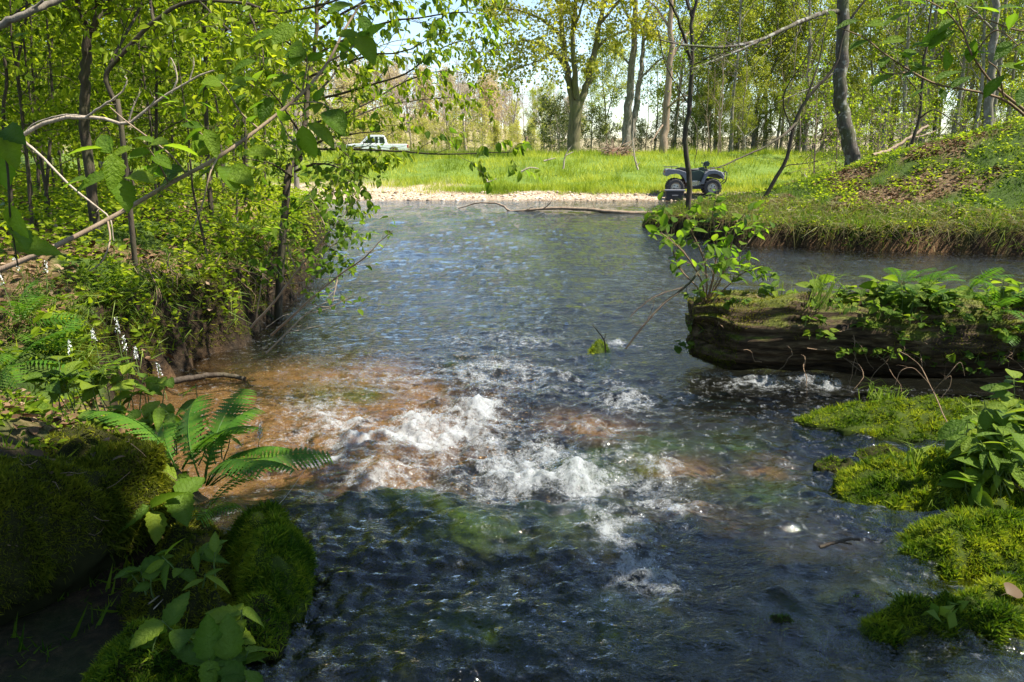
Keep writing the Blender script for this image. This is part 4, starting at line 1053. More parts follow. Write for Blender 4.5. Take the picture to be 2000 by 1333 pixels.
limb_tree("overhanging_tree", "bright green leafy tree on the left bank reaching over the river", "tree", ov, M_bark, M_leaf_sp, "oval", twigs=11, tl=.58, n3=3, l3=.6, nl=6, lsize=.072, asp=.5, seed=41,
          leafy=list(range(1, len(ov))), objs=300, gap=(685, 250, 812, 300), hang=.75, flat=.35, up=-.03, rt=.4, big_mat=M_leaf_big)

# understory of the left wood
PR_UN = []
for s in range(5):
    w, c = gen_tree(500 + s, 3.8, .018, n1=15, l1=.36, a1=72, n2=6, l2=.5, n3=3, leaves=6, lsize=.085, asp=.55, t1=(.15, 1), simple=False, flat=.7, hang=.25, wig=.14, lean=(RS.normal(0, .15), RS.normal(0, .15)))
    PR_UN.append((w.mesh("trunk"), c.mesh("crown", False)))
un = []
rs = np.random.default_rng(9)
while len(un) < 58:
    y = rs.uniform(6.2, 24); x = -rs.uniform(.2, 1) * (.72 * y) ; 
    if x > float(x_left(y)) - .45: continue
    px = 1000 + 1500 * x / y
    if px > 640 or (y < 9 and px > 500): continue
    if px > 560 and y > 12: continue
    if any(math.hypot(x - a, y - b_) < .62 for a, b_ in un): continue
    un.append((x, y))
for i, (x, y) in enumerate(un):
    k = i % 5
    far_tree("understory_tree", k, (x, y, float(ground_h(x, y)) - .05), rs.uniform(0, 6), rs.uniform(.6, 1.35), "small leafy green understory tree in the left hand wood", "small tree", "understory trees in the left hand wood", M_bark, M_leaf_sp, *PR_UN[k])
for i in range(10):
    y = rs.uniform(22, 40); px = rs.uniform(-60, 620); x = (px - 1000) / 1500 * y; k = i % 5
    far_tree("background_tree", k, (x, y, float(ground_h(x, y)) - .1), rs.uniform(0, 6), rs.uniform(.5, .8), "leafing tree far back behind the left hand wood", "tree", "trees far behind the left wood", M_bark_grey, M_leaf_sp, *PR_SP[k])

# trees beside and behind the camera that shade the foreground
for i, (x, y, H_, sc, nl_, lab) in enumerate([(4.8, -1.4, 13.5, .85, 14, "tall dense shade tree right beside the photographer"), (2.2, 1.1, 6.2, 1.0, 13, "low spreading shade tree at the photographer's right hand"), (-2.6, -.8, 9, .9, 9, "shade tree at the photographer's left hand"), (3.0, -.9, 13, .75, 10, "shade tree right behind the photographer"), (6.2, -2.8, 13, .8, 4, "shade tree further right behind the photographer"), (2.4, -5.2, 13, .75, 4, "shade tree straight behind the photographer"), (-4.2, -2.2, 13, .7, 4, "shade tree left behind the photographer"), (9.8, 5.6, 13, .60, 3, "shade tree on the right bank beyond the log")]):
    w, c = gen_tree(600 + i, H_, .13, n1=22, l1=.26 if H_ > 8 else .34, a1=64, n2=7, l2=.5, n3=3, leaves=nl_, lsize=.19, asp=.65, t1=(.33, 1), jit=.2, jitpos=.08)
    plant_tree("shade_tree", lab, "tree", G(x, y) - [0, 0, .1], w, c, M_bark, M_leaf_sp, "shade trees round the photographer", RS.uniform(0, 6), sc)
# ================================================================== FALLEN LOG IN THE STREAM (right)
def log_geo(A, B, r, na=150, nr=64, seed=0, r_end=None, flat=0.0, groove=.03, under=0.0, wob=0.0):
    A = np.asarray(A, float); B = np.asarray(B, float); ax = unit(B - A); L = np.linalg.norm(B - A)
    s = unit(np.cross(ax, [0, 0, 1.0])); u = np.cross(s, ax)
    tt = np.linspace(0, 1, na); th = np.linspace(0, 2 * np.pi, nr, endpoint=False)
    T, TH = np.meshgrid(tt, th, indexing="ij"); l = T * L
    cx, cy = np.cos(TH), np.sin(TH)
    rr = r + ((r_end or r) - r) * T
    rr = rr * (1 + .10 * fbm(l * .9 + cx, cy + 3, 3, seed) + .05 * noise(l * 3, TH * 0 + cx * 2 + cy * 3, seed + 3))
    rid = noise(l * 1.1, (TH * nr / 6.28) * .42, seed + 7) + .5 * noise(l * 2.3, (TH * nr / 6.28) * .9, seed + 8)
    rr = rr - groove * np.clip(rid, -.2, 1)
    rr = rr * (1 - under * smooth(.15, -.55, cy))
    rr = rr * (1 - (.42 + .35 * noise(cx * 3, cy * 3, seed + 11)) * np.exp(-(l / .20)))            # worn end
    off = (1 - flat * (cy < 0) * np.abs(cy))
    P = A + ax * (l + .05 * noise(cx * 2, cy * 2, seed + 9) * (T < .02))[..., None] + s * (cx * rr)[..., None] + u * (cy * rr * off)[..., None]
    P = P + u * (wob * noise(l * 1.3, l * 0, seed + 21))[..., None] + s * (wob * noise(l * 1.1, l * 0 + 5, seed + 22))[..., None] + u * (wob * .8 * noise(l * 2.6, cx * 1.5, seed + 23) * (cy > -.3))[..., None]
    V = P.reshape(-1, 3); j = np.arange(nr); j2 = (j + 1) % nr
    F = np.concatenate([np.stack([i * nr + j, i * nr + j2, (i + 1) * nr + j2, (i + 1) * nr + j], 1) for i in range(na - 1)])
    V = np.concatenate([V, [A, B]]); n = len(V)
    F3 = np.concatenate([np.stack([np.full(nr, n - 2), j2, j], 1), np.stack([np.full(nr, n - 1), (na - 1) * nr + j, (na - 1) * nr + j2], 1)])
    return V, F, F3
m_log, nt, out = new_mat("rotting_log"); t = NT(nt)
co = t.coord(); n1 = t.noise(t.mapping(co, (.16, 1, 1)), 30, 6, .65); n2 = t.noise(co, 3.5, 5, .6); n3 = t.noise(co, 60, 3)
wood = t.ramp(n1, [(.32, (.008, .005, .0035)), (.52, (.062, .040, .021)), (.75, (.21, .15, .085))])
geo = t.n("ShaderNodeNewGeometry"); sx = t.n("ShaderNodeSeparateXYZ"); t.l(geo.outputs["Normal"], sx.inputs[0])
mm = t.math('ADD', t.math('MULTIPLY', sx.outputs[2], .75), t.math('MULTIPLY', t.math('SUBTRACT', n2, .5), 2.2))
mossc = t.ramp(n3, [(.3, (.035, .045, .008)), (.6, (.10, .115, .014)), (.8, (.17, .16, .03))])
c = t.mix(t.ramp(mm, [(.35, (0, 0, 0)), (.62, (.9, .9, .9))]), wood, mossc)
p = t.pbsdf(c, .85, t.bump(n1, .8, .02), .2); t.l(p.outputs[0], out.inputs[0])

LA = at(1352, 632, 5.35); LA[2] = .245; LB = at(2560, 640, 5.0); LB[2] = .27
V, F, F3 = log_geo(LA, LB, .295, 300, 80, 3, .29, groove=.06, under=.12, wob=.07)
org = np.array([LA[0], LA[1], 0.0])
flog = thing("fallen_log", "large mossy rotting log lying across the stream on the right", "log", org)
link("log_body", mesh_np("log_body", V - org, [F, F3]), m_log, flog)
rs = np.random.default_rng(61)
pos, N = tri_sample(V, np.concatenate([F3, F[:, :3], F[:, [0, 2, 3]]]), 125000, rs)
ctr = LA + (LB - LA) * (((pos - LA) @ (LB - LA)) / ((LB - LA) @ (LB - LA)))[:, None]
N = unit(pos - ctr)
ll = (pos - LA) @ unit(LB - LA)
dens = smooth(.15, .75, N[:, 2] + .5 * fbm(pos[:, 0] * 3, pos[:, 1] * 3 + pos[:, 2] * 3, 3, 12)) * np.where(ll < .45, 1.0, .55) + (ll < .28) * .9 + smooth(1.2, 2.0, ll) * .5 * (N[:, 2] > -.35)
k = rs.random(len(pos)) < dens; pos, N = pos[k], N[k]
tint = np.clip(.45 + .5 * fbm(pos[:, 0] * 5, pos[:, 2] * 5, 3, 14) + rs.normal(0, .2, len(pos)), 0, 1)
ln = rs.uniform(.008, .024, len(pos))
mb = MB(); mb.add(*blades(pos - org, N + [0, 0, .2], ln, ln * .25, rs, .6, .5, 1, tint))
tag(link("moss", mb.mesh("moss", False), M_moss_dk, flog), kind="stuff")
# hanging rootlets and bark strips on its face
mb = MB()
for i in range(26):
    l = rs.uniform(.1, 2.3); a = rs.uniform(-.5, .5); c0 = LA + unit(LB - LA) * l; s = np.array([0, -1, 0])
    p0 = c0 + (s * math.cos(a) + np.array([0, 0, 1]) * math.sin(a)) * .285
    d = np.array([rs.normal(.5, .7), -.25, rs.normal(-.5, .5)])
    pth = grow_paths(p0[None], d[None], np.array([rs.uniform(.12, .45)]), 9, rs, .35, 0, .3)
    mb = MB(); mb.add(*tubes(pth - org, taper(1, 9, .004, .0015), 4)); link("rootlet", mb.mesh("rootlet"), M_bark_red, flog)

def logtop(px, dy=0.0):
    p = at(px, 600, 5.25 + dy); u = (p[0] - LA[0]) / (LB[0] - LA[0]); c_ = LA + (LB - LA) * u
    return np.array([c_[0], c_[1] + dy, c_[2] + .26 * math.sqrt(max(.05, 1 - (dy / .28) ** 2))])

# bushy shrub at the log's end
b0 = logtop(1385)
sh = [([b0 - [0, 0, .05]] + [at(a, b, c) for a, b, c in q], r, .003) for q, r in [
    ([(1380, 540, 5.3), (1372, 500, 5.25), (1350, 450, 5.2), (1340, 410, 5.15)], .008), ([(1395, 530, 5.3), (1400, 470, 5.3), (1392, 420, 5.3), (1398, 392, 5.3)], .008),
    ([(1410, 540, 5.25), (1425, 490, 5.2), (1440, 440, 5.2), (1452, 420, 5.2)], .007), ([(1370, 550, 5.2), (1340, 500, 5.0), (1310, 470, 4.9), (1290, 455, 4.8)], .007),
    ([(1400, 550, 5.35), (1425, 520, 5.4), (1465, 470, 5.5), (1480, 450, 5.5)], .006), ([(1360, 560, 5.2), (1325, 520, 5.1), (1300, 440, 5.1), (1290, 412, 5.1)], .006), ([(1420, 560, 5.2), (1450, 535, 5.1), (1480, 525, 5.0)], .006), ([(1390, 560, 5.1), (1400, 520, 5.0), (1420, 505, 4.9)], .005)]]
limb_tree("log_end_shrub", "leafy shrub with reddish stems growing from the log's left end", "shrub", sh, M_bark_red, M_leaf_sp, "oval", twigs=9, tl=.20, n3=0, nl=3, lsize=.085, asp=.6, seed=71, objs=300, hang=.15, flat=.75, t0=.35, sides=6, big_mat=M_leaf_big, rt=.5)
# trailing dead branch from the shrub into the water
limb_tree("dead_branch", "dark bare branch slanting from the log's end down into the water", "branch",
    [([at(1385, 500, 5.2), at(1345, 555, 5.05), at(1300, 590, 4.9), at(1262, 630, 4.8), at(1222, 682, 4.75)], .008, .006), ([at(1335, 562, 5.0), at(1290, 575, 4.8), at(1250, 600, 4.7), at(1230, 620, 4.65)], .006, .003), ([at(1265, 625, 4.8), at(1275, 600, 4.85), at(1278, 585, 4.9)], .003, .0015)], M_bark, None, twigs=3, tl=.18, n3=0, nl=0, seed=72, sides=6)

# herbs along the log
hl = [(1500, .1, "oval", .17, .085, "light green herb just right of the log-end shrub"), (1560, .16, "round", .12, .07, "small round leaved herb behind the log's middle"), (1600, .02, "oval", .22, .11, "drooping broad leaved herb beside the grass tuft on the log"),
      (1640, .14, "lance", .15, .08, "narrow leaved herb right behind the log's grass tuft"), (1655, -.05, "oval", .14, .10, "low leafy herb hanging over the log's front"), (1705, .05, "oval", .22, .12, "first of the bright herbs on the log's right half")]
for i, (px, dy, kd, h, ls, lab) in enumerate(hl):
    herb("leafy_herb", lab, "herb", logtop(px, dy) - [0, 0, .02], 5, kd, M_leaf_herb, h, ls, 4, 700 + i, "herbs growing on the fallen log", .14)
for i in range(36):
    px = 1715 + i * 13 + max(0, i - 24) * 12 + rs.normal(0, 4); dy = rs.choice([.22, .14, .02, .3, -.08])
    herb("leafy_herb", "bright leafy herb in the thick row growing on the log's right half", "herb", logtop(px, min(dy, .27)) - [0, 0, .03], 5, rs.choice(["oval", "oval", "lance"]), M_leaf_herb, .17 * rs.uniform(.7, 1.35) + .05 * (px > 1930), .105 * rs.uniform(.8, 1.3), 4, 720 + i, "bright herbs in a row on the log", .16)
for i, (px, py, Y) in enumerate([(1600, 630, 4.98), (1630, 600, 5.0), (1610, 655, 4.96), (1690, 640, 4.97), (1760, 660, 4.97), (1820, 640, 4.95), (1880, 660, 4.94), (1940, 650, 4.92), (1990, 640, 4.9), (1790, 700, 4.95), (1850, 710, 4.95), (1920, 700, 4.93), (1500, 545, 5.3), (1725, 690, 4.97), (1975, 700, 4.9), (1700, 600, 5.0), (1740, 610, 4.98), (1780, 620, 4.97), (1840, 600, 4.97), (1870, 690, 4.94), (1900, 620, 4.95), (1950, 610, 4.94), (1660, 690, 4.97), (1370, 580, 5.2), (1420, 590, 5.06), (1350, 640, 5.3), (1345, 680, 5.3), (1890, 720, 4.93), (1820, 690, 4.95)]):
    herb("small_herb", "tiny round leaved plant clinging to the log's front" , "herb", at(px, py, Y), 6, "round", M_leaf_herb, .08, .05, 3, 760 + i, "tiny plants on the log's face", .16, (0, -.5))
for i, (px, py, Y, L, lab) in enumerate([(1760, 560, 5.1, .28, "small fern drooping over the log's face, leftmost"), (1815, 560, 5.0, .30, "small fern drooping over the log's face, middle one"), (1935, 610, 4.95, .34, "fern hanging down the log's front near the right edge"), (1985, 660, 4.9, .30, "lowest fern on the log by the right picture edge"), (1890, 570, 5.0, .26, "fern among the bright herbs on the log")]):
    fern(lab, at(px, py, Y), 6, L, FROND_C, 80 + i, "ferns on the fallen log", az=math.pi, spread=2.6)
def grass_tuft(label, loc, n, L, seed, group=None, spread=.35, lean=(0, 0), w=.006, name="grass_tuft", mat=None):
    rs = np.random.default_rng(seed); o = thing(name, label, "grass tuft", loc, group)
    p = np.column_stack([rs.normal(0, .03 + L * .05, n), rs.normal(0, .03 + L * .05, n), np.full(n, -.01)])
    mb = MB(); mb.add(*blades(p, np.tile([lean[0], lean[1], 1.0], (n, 1)), L * rs.uniform(.5, 1.1, n), w, rs, spread, .6, 2, rs.uniform(.3, 1, n)))
    tag(link("blades", mb.mesh("blades", False), mat or M_grass, o), kind="stuff")
    return o
M_grass = leaf_mat("grass_blade", [(0.0, (0.045, 0.095, 0.010)), (0.5, (0.10, 0.165, 0.018)), (1.0, (0.20, 0.26, 0.04))], 0.4)
grass_tuft("long yellow green grass tuft bent over the top of the log", at(1590, 600, 5.02), 34, .42, 91, None, .25, (.55, .25), .007)
grass_tuft("thin upright grass blades behind the log's middle", logtop(1530, .2), 12, .34, 92, None, .2)
grass_tuft("tall dark grass right of the log-end shrub", logtop(1640, .24), 14, .28, 93, None, .3, (.4, 0))

# ================================================================== MOSSY ISLETS (right foreground)
def poly(pts, z): return [on(a, b, z) for a, b in pts]
moss_thing("moss_islet", "flat bright moss islet in the water below the log", "moss", poly([(1560, 800), (1640, 778), (1750, 772), (1860, 780), (2080, 785), (2240, 800), (2200, 822), (1950, 832), (1760, 838), (1650, 820)], .07), .01, .10, 44000, .026, M_moss, M_moss_base, 101, 1.9, "moss islets at the right")
moss_thing("moss_islet", "sunlit yellow green moss islet beneath the tall herbs", "moss", poly([(1640, 900), (1720, 880), (1820, 868), (1950, 872), (2140, 885), (2260, 920), (2220, 985), (1990, 1010), (1820, 1010), (1720, 980), (1660, 950)], .15), .07, .14, 66000, .028, M_moss, M_moss_base, 102, 2.4, "moss islets at the right")
moss_thing("moss_islet", "deep green moss hump just below the sunlit islet", "moss", poly([(1740, 1050), (1790, 1005), (1900, 1000), (2100, 1005), (2240, 1050), (2160, 1110), (2010, 1125), (1880, 1120), (1780, 1105)], .2), .11, .16, 62000, .027, M_moss, M_moss_base, 103, 2.6, "moss islets at the right")
moss_thing("moss_islet", "lowest moss islet by the bottom right corner", "moss", poly([(1610, 1205), (1700, 1190), (1830, 1172), (1950, 1130), (2120, 1105), (2200, 1180), (2040, 1230), (1800, 1245), (1680, 1240)], .24), .16, .115, 50000, .025, M_moss, M_moss_base, 104, 1.9, "moss islets at the right")
for i, (px, py, rx, lab) in enumerate([(1630, 900, 40, "thin strand of dark water moss left of the sunlit islet"), (1700, 1160, 60, "loose dark water moss above the lowest islet"), (1520, 1215, 50, "half sunken dark moss left of the lowest islet"), (1720, 880, 50, "dark strand of water moss in front of the sunlit islet")]):
    c = [(px + rx * math.cos(a), py + rx * .28 * math.sin(a)) for a in np.linspace(0, 6.28, 9)[:-1]]
    z = float(water_level(*on(px, py, .2)[:2]))
    moss_thing("water_moss", lab, "moss", poly(c, z), z - .02, .022, 2600, .016, M_moss, M_moss_base_dk, 110 + i, 2.0, "strands of water moss")
gt = moss_thing("moss_hummock", "small round moss hummock with a dark twig, midstream", "moss", poly([(1150, 680), (1160, 668), (1175, 664), (1188, 672), (1192, 684), (1175, 690), (1158, 690)], .02), -.02, .06, 4000, .024, M_moss, M_moss_base, 120, 3.0)
limb_tree("upright_twig", "short dark forked twig sticking up from the midstream moss hummock", "twig", [([at(1183, 690, 5.15), at(1180, 665, 5.15), at(1168, 648, 5.15), at(1157, 635, 5.15)], .006, .003), ([at(1180, 665, 5.15), at(1183, 652, 5.15)], .003, .002)], M_bark, None, twigs=1, tl=.04, n3=0, nl=0, seed=121, sides=5)
grass_tuft("bright grass tuft on the islet below the log", on(1710, 776, .1), 46, .16, 131, None, .5, (0, 0), .006)
grass_tuft("small grass tuft right of the islet's larger one", on(1745, 778, .1), 26, .12, 132, None, .5, (0, 0), .005)
grass_tuft("yellow grass tuft on the left of the sunlit islet", on(1790, 905, .2), 26, .16, 133, None, .45, (-.4, 0), .007)
grass_tuft("tall grass blades among the herbs at the right edge", on(1925, 890, .2), 16, .42, 134, None, .18, (0, 0), .008)
grass_tuft("tall thin grass blades on the lower right herbs", on(1975, 930, .2), 14, .34, 135, None, .18, (.1, 0), .007)
grass_tuft("short dark grass by the sunlit islet's front", on(1850, 985, .2), 14, .09, 136, None, .6, (0, 0), .005)
hh_ = [(1890, 915, .30, "oval", .12, 6, "tall leafy herb on the sunlit islet, leftmost"), (1935, 905, .34, "lance", .12, 6, "tall leafy herb on the sunlit islet, second from left"), (1975, 915, .32, "oval", .12, 6, "tall leafy herb on the sunlit islet by the picture edge"), (1955, 955, .24, "lance", .10, 6, "lower herb in front on the sunlit islet"), (2005, 950, .30, "oval", .12, 5, "herb cut by the right picture edge on the islet"), (1900, 960, .13, "oval", .09, 4, "lowest bright herb on the sunlit islet"), (1990, 860, .32, "oval", .12, 6, "rearmost herb on the islet at the right edge")]
for i, (px, py, h, kd, ls, st, lab) in enumerate(hh_):
    herb("tall_herb", lab, "herb", on(px, py, .21), st, kd, M_leaf_herb, h, ls, 6, 800 + i, "tall herbs on the sunlit islet", .12, (-.1, -.1))
limb_tree("reddish_twig", "thin reddish twig with bare hooked tips rising over the right islets", "twig",
    [([on(2000, 960, .2), at(1930, 905, 3.1), at(1880, 865, 3.2), at(1850, 825, 3.3), at(1825, 770, 3.5), at(1800, 720, 3.6), at(1780, 700, 3.6), at(1755, 685, 3.6)], .004, .002), ([at(1822, 765, 3.5), at(1850, 735, 3.4), at(1875, 708, 3.4), at(1884, 735, 3.4)], .002, .0012), ([at(1815, 750, 3.5), at(1785, 720, 3.5), at(1760, 725, 3.5), at(1748, 752, 3.5)], .002, .0012), ([at(1838, 778, 3.4), at(1855, 755, 3.4), at(1857, 735, 3.4), at(1845, 742, 3.4)], .002, .001)],
    M_bark_red, None, twigs=2, tl=.08, n3=0, nl=0, seed=141, sides=5)
st = on(1640, 1064, .235)
limb_tree("floating_stick", "short dark stick lying in the water left of the deep green hump", "stick", [([st + [-.075, -.02, .002], st + [-.02, -.005, .010], st + [.04, .012, .014], st + [.075, .02, .008]], .006, .005), ([st + [.0, .0, .01], st + [.03, -.02, .012]], .003, .002)], M_bark, None, twigs=1, tl=.02, n3=0, nl=0, seed=142, sides=6)
lf = thing("fallen_leaf", "pale dry fallen leaf on the lowest islet at the right edge", "leaf", on(1985, 1165, .27)); M_dry = leaf_mat("dry_leaf", [(0, (.05, .03, .015)), (.5, (.085, .052, .026)), (1, (.13, .09, .05))], .25, (1.1, 1, .8), rnd=True)
leaf_objects(lf, np.zeros(3), "round", M_dry, [np.array([-.03, 0, 0.01])], [np.array([1, .3, .1])], [np.array([0, -.5, 1.0])], [.06], "blade")
grass_tuft("small upright leaves rising from the lowest moss islet", on(1835, 1185, .27), 8, .07, 143, None, .4, (0, 0), .03)

# ================================================================== FALLEN BRANCH ON THE RIVER
limb_tree("driftwood_branch", "long bare driftwood branch lying on the river before the far shore", "branch",
    [([at(1275, 417, 20.0), at(1195, 415, 20.3), at(1150, 410, 20.6), at(1100, 408, 20.8), at(1050, 409, 21), at(1000, 413, 21), at(985, 404, 21.2), at(965, 396, 21.4), at(930, 398, 21.6), at(895, 407, 21.8)], .055, .012),
     ([at(1180, 418, 20.4), at(1155, 422, 20.3), at(1140, 424, 20.2)], .04, .02), ([at(1060, 409, 20.9), at(1074, 398, 20.8), at(1080, 386, 20.8)], .016, .006), ([at(1090, 410, 20.8), at(1088, 420, 20.7)], .012, .006), ([at(1000, 413, 21), at(1025, 411, 20.7), at(1040, 405, 20.5)], .018, .006)],
    M_bark_tan, None, twigs=3, tl=.4, n3=1, nl=0, seed=151, sides=8)

# ================================================================== LEFT FOREGROUND: MOSSY LOG, MOUNDS, FERNS, HERBS
PA = at(318, 960, 2.42); PB = at(-330, 1085, 1.75); PB[2] = PA[2] + .0
V, F, F3 = log_geo(PA, PB, .215, 110, 64, 13, .26, groove=.012)
V[:, 2] += .06 * fbm(V[:, 0] * 3.5, V[:, 1] * 3.5, 4, 17) + .02 * noise(V[:, 0] * 16, V[:, 1] * 16, 18)
org = np.array([PA[0], PA[1], .25])
ml = thing("mossy_log", "broad moss covered log end filling the left foreground", "log", org)
link("log_body", mesh_np("log_body", V - org, [F, F3]), M_moss_base_dk, ml)
rs = np.random.default_rng(63)
pos, _ = tri_sample(V, np.concatenate([F3, F[:, :3], F[:, [0, 2, 3]]]), 120000, rs)
ctr = PA + (PB - PA) * (((pos - PA) @ (PB - PA)) / ((PB - PA) @ (PB - PA)))[:, None]; N = unit(pos - ctr)
k = rs.random(len(pos)) < smooth(-.45, .15, N[:, 2] + .35 * fbm(pos[:, 0] * 6, pos[:, 1] * 6, 3, 15)); pos, N = pos[k], N[k]
tint = np.clip(.4 + .55 * fbm(pos[:, 0] * 6, pos[:, 1] * 6, 3, 16) + rs.normal(0, .2, len(pos)), 0, 1); ln = rs.uniform(.006, .026, len(pos)) * (1 + .8 * np.clip(fbm(pos[:, 0] * 13, pos[:, 1] * 13, 2, 19), -.7, 1))
mb = MB(); mb.add(*blades(pos - org, N + [.15, -.1, .15], ln, ln * .24, rs, .6, .6, 1, tint))
tag(link("moss", mb.mesh("moss", False), M_moss_dk, ml), kind="stuff")
moss_thing("moss_mound", "round moss cushion on a stone at the water's edge, left", "moss", poly([(440, 1010), (490, 975), (560, 980), (600, 1030), (600, 1090), (560, 1130), (490, 1130), (445, 1080)], .34), .24, .135, 40000, .022, M_moss, M_moss_base, 161, 2.4, amp=.03)
moss_thing("moss_mound", "moss cushion in the bottom left corner below the log", "moss", poly([(150, 1270), (230, 1180), (330, 1170), (400, 1220), (480, 1300), (480, 1380), (300, 1420), (150, 1400)], .40), .30, .10, 32000, .020, M_moss, M_moss_base_dk, 162, 2.4)
moss_thing("moss_mound", "low dark moss between the log and the round cushion", "moss", poly([(310, 1010), (390, 980), (440, 1020), (440, 1110), (400, 1160), (320, 1130)], .34), .26, .10, 14000, .020, M_moss_dk, M_moss_base_dk, 163, 2.2)
moss_thing("moss_mound", "dark lumpy moss bridging the log and the bottom cushion", "moss", poly([(230, 1090), (330, 1060), (440, 1090), (470, 1160), (420, 1220), (300, 1210), (220, 1150)], .33), .22, .14, 16000, .020, M_moss_dk, M_moss_base_dk, 167, 2.0, amp=.05)
moss_thing("moss_mound", "wet moss patch beside the water under the round cushion", "moss", poly([(440, 1160), (520, 1140), (560, 1180), (540, 1240), (480, 1250), (430, 1210)], .29), .24, .05, 9000, .020, M_moss, M_moss_base_dk, 164, 2.0)
moss_thing("moss_mound", "shaded moss cushion behind the big mossy log", "moss", poly([(0, 900), (90, 850), (200, 830), (290, 850), (250, 890), (120, 930), (20, 960)], .42), .36, .11, 16000, .018, M_moss_dk, M_moss_base_dk, 165, 2.2)

# dead needles, leaf scraps and twigs caught in the log's moss
rs = np.random.default_rng(166); kk = np.nonzero(V[:, 2] > np.percentile(V[:, 2], 55))[0]; kk = rs.choice(kk, 70); pp = V[kk] + [0, 0, .015]
for i in range(26):
    leaf_objects(ml, org, "oval", M_dry, [pp[i]], [np.array([rs.normal(), rs.normal(), .1])], [np.array([rs.normal(0, .4), rs.normal(0, .4), 1.0])], [rs.uniform(.02, .045)], "leaf_scrap")
m = 44; mb = MB(); P_ = grow_paths(pp[26:70] - org, np.column_stack([rs.normal(0, 1, m), rs.normal(0, 1, m), rs.normal(0, .1, m)]), rs.uniform(.03, .10, m), 4, rs, .2); mb.add(*tubes(P_, taper(m, 4, .0014, .0007), 3)); tag(link("twig_scraps", mb.mesh("twig_scraps"), M_bark_red, ml), kind="stuff")
fern("dark fern with long arching fronds reaching over the water, left foreground", on(400, 960, .36), 8, .44, FROND_A, 171, None, az=-1.0, spread=2.6)
fern("dark fern standing just left of the long arching one", on(350, 930, .38), 5, .42, FROND_A, 172, None, az=.2, spread=4.4)
fern("pale low fern fronds spreading below the arching fern", on(400, 1010, .36), 5, .26, FROND_C, 173, None, az=-2.0, spread=2.5)
for i, (px, py, L, lab) in enumerate([(40, 640, .42, "bright fern at the left picture edge, upper one"), (20, 720, .42, "bright fern at the left picture edge, lower one"), (105, 700, .30, "small bright fern beside the white flowers"), (430, 430, .30, "yellow green fern on the top of the cut bank"), (380, 460, .26, "yellow green fern hanging at the cut bank's rim"), (470, 470, .30, "fern on the rim right above the water"), (60, 395, .34, "fern under the forked trunk in the left wood"), (190, 420, .30, "fern on the sunny bank top below the long branch"), (300, 425, .28, "fern on the bank top above the dark hollow"), (520, 500, .28, "fern on the bank just left of the leafy twigs")]):
    fern(lab, hit(px, py), 8, L, FROND_B if i > 2 else FROND_C, 180 + i, "ferns on the left bank")
fg = [(180, 800, .24, "round", .10, 7, "broad round leaved herb beside the white flowers, tallest"), (240, 790, .24, "toothed", .09, 6, "toothed leaf herb right of the tallest broad herb"), (130, 790, .18, "oval", .09, 6, "broad leaved herb left of the tallest one"), (90, 800, .16, "toothed", .09, 4, "toothed herb near the left edge above the mossy log"), (280, 800, .16, "round", .08, 6, "small round leaved herb above the dark fern"), (210, 840, .10, "round", .07, 7, "low round leaved herb at the back of the mossy log"), (395, 860, .30, "lance", .11, 2, "single upright herb with a leafy top over the brown shallows"), (60, 840, .14, "oval", .12, 4, "wide leaved herb in the shade at the left edge"),
      (430, 1290, .17, "toothed", .085, 5, "broad toothed herb in the bottom left foreground"), (480, 1330, .12, "toothed", .085, 4, "toothed herb right at the bottom by the water"), (370, 1300, .13, "oval", .09, 4, "small leaved herb left of the broad toothed one"), (340, 1000, .16, "toothed", .12, 3, "pale toothed leaves hanging beside the mossy log"), (30, 980, .08, "toothed", .09, 4, "little herb growing on the mossy log"), (300, 1150, .12, "toothed", .07, 5, "small shaded herb on the dark lumpy moss"), (400, 1130, .12, "lance", .08, 5, "narrow leaved herb beside the round cushion"), (340, 880, .16, "oval", .07, 6, "leafy herb tangled under the dark ferns"), (430, 900, .14, "lance", .08, 5, "narrow leaved herb by the shallows under the fern"), (300, 860, .18, "toothed", .08, 6, "toothed herb between the broad herbs and the fern")]
for i, (px, py, h, kd, ls, stn, lab) in enumerate(fg):
    herb("broad_leaf_herb", lab, "herb", on(px, py, .36 if py < 900 else .34), stn, kd, M_leaf_herb, h, ls, 3, 840 + i, "broad leaved herbs in the left foreground", .10, (.05, -.1), top_only=True)
# foamflowers: white bottle-brush heads on thin stalks
M_petal = plain_mat("white_petal", (.80, .80, .76), .6, .2, var=.06)
def foamflower(label, loc, h, seed):
    rs = np.random.default_rng(seed); o = thing("foamflower", label, "flower", loc, "white foamflowers on the left bank")
    P = grow_paths(np.array([[0, 0, -.03]]), np.array([[rs.normal(0, .12), rs.normal(0, .12), 1]]), np.array([h]), 9, rs, .06, .03)
    mb = MB(); mb.add(*tubes(P, taper(1, 9, .002, .001), 4)); link("stem", mb.mesh("stem"), M_stem, o)
    p, T, tt = sub_points(P, 17, .62, 1.0, rs); d = perp_rand(T, rs); c = p + d * (.015 * (1.25 - tt))[:, None]
    mb = MB()
    for q in range(4):
        mb.add(*leaf_batch(c, perp_rand(d, rs) * .9 + d * .4, d + rs.normal(0, .3, d.shape), .0075, .003, rs))
    tag(link("petals", mb.mesh("petals", False), M_petal, o), kind="stuff")
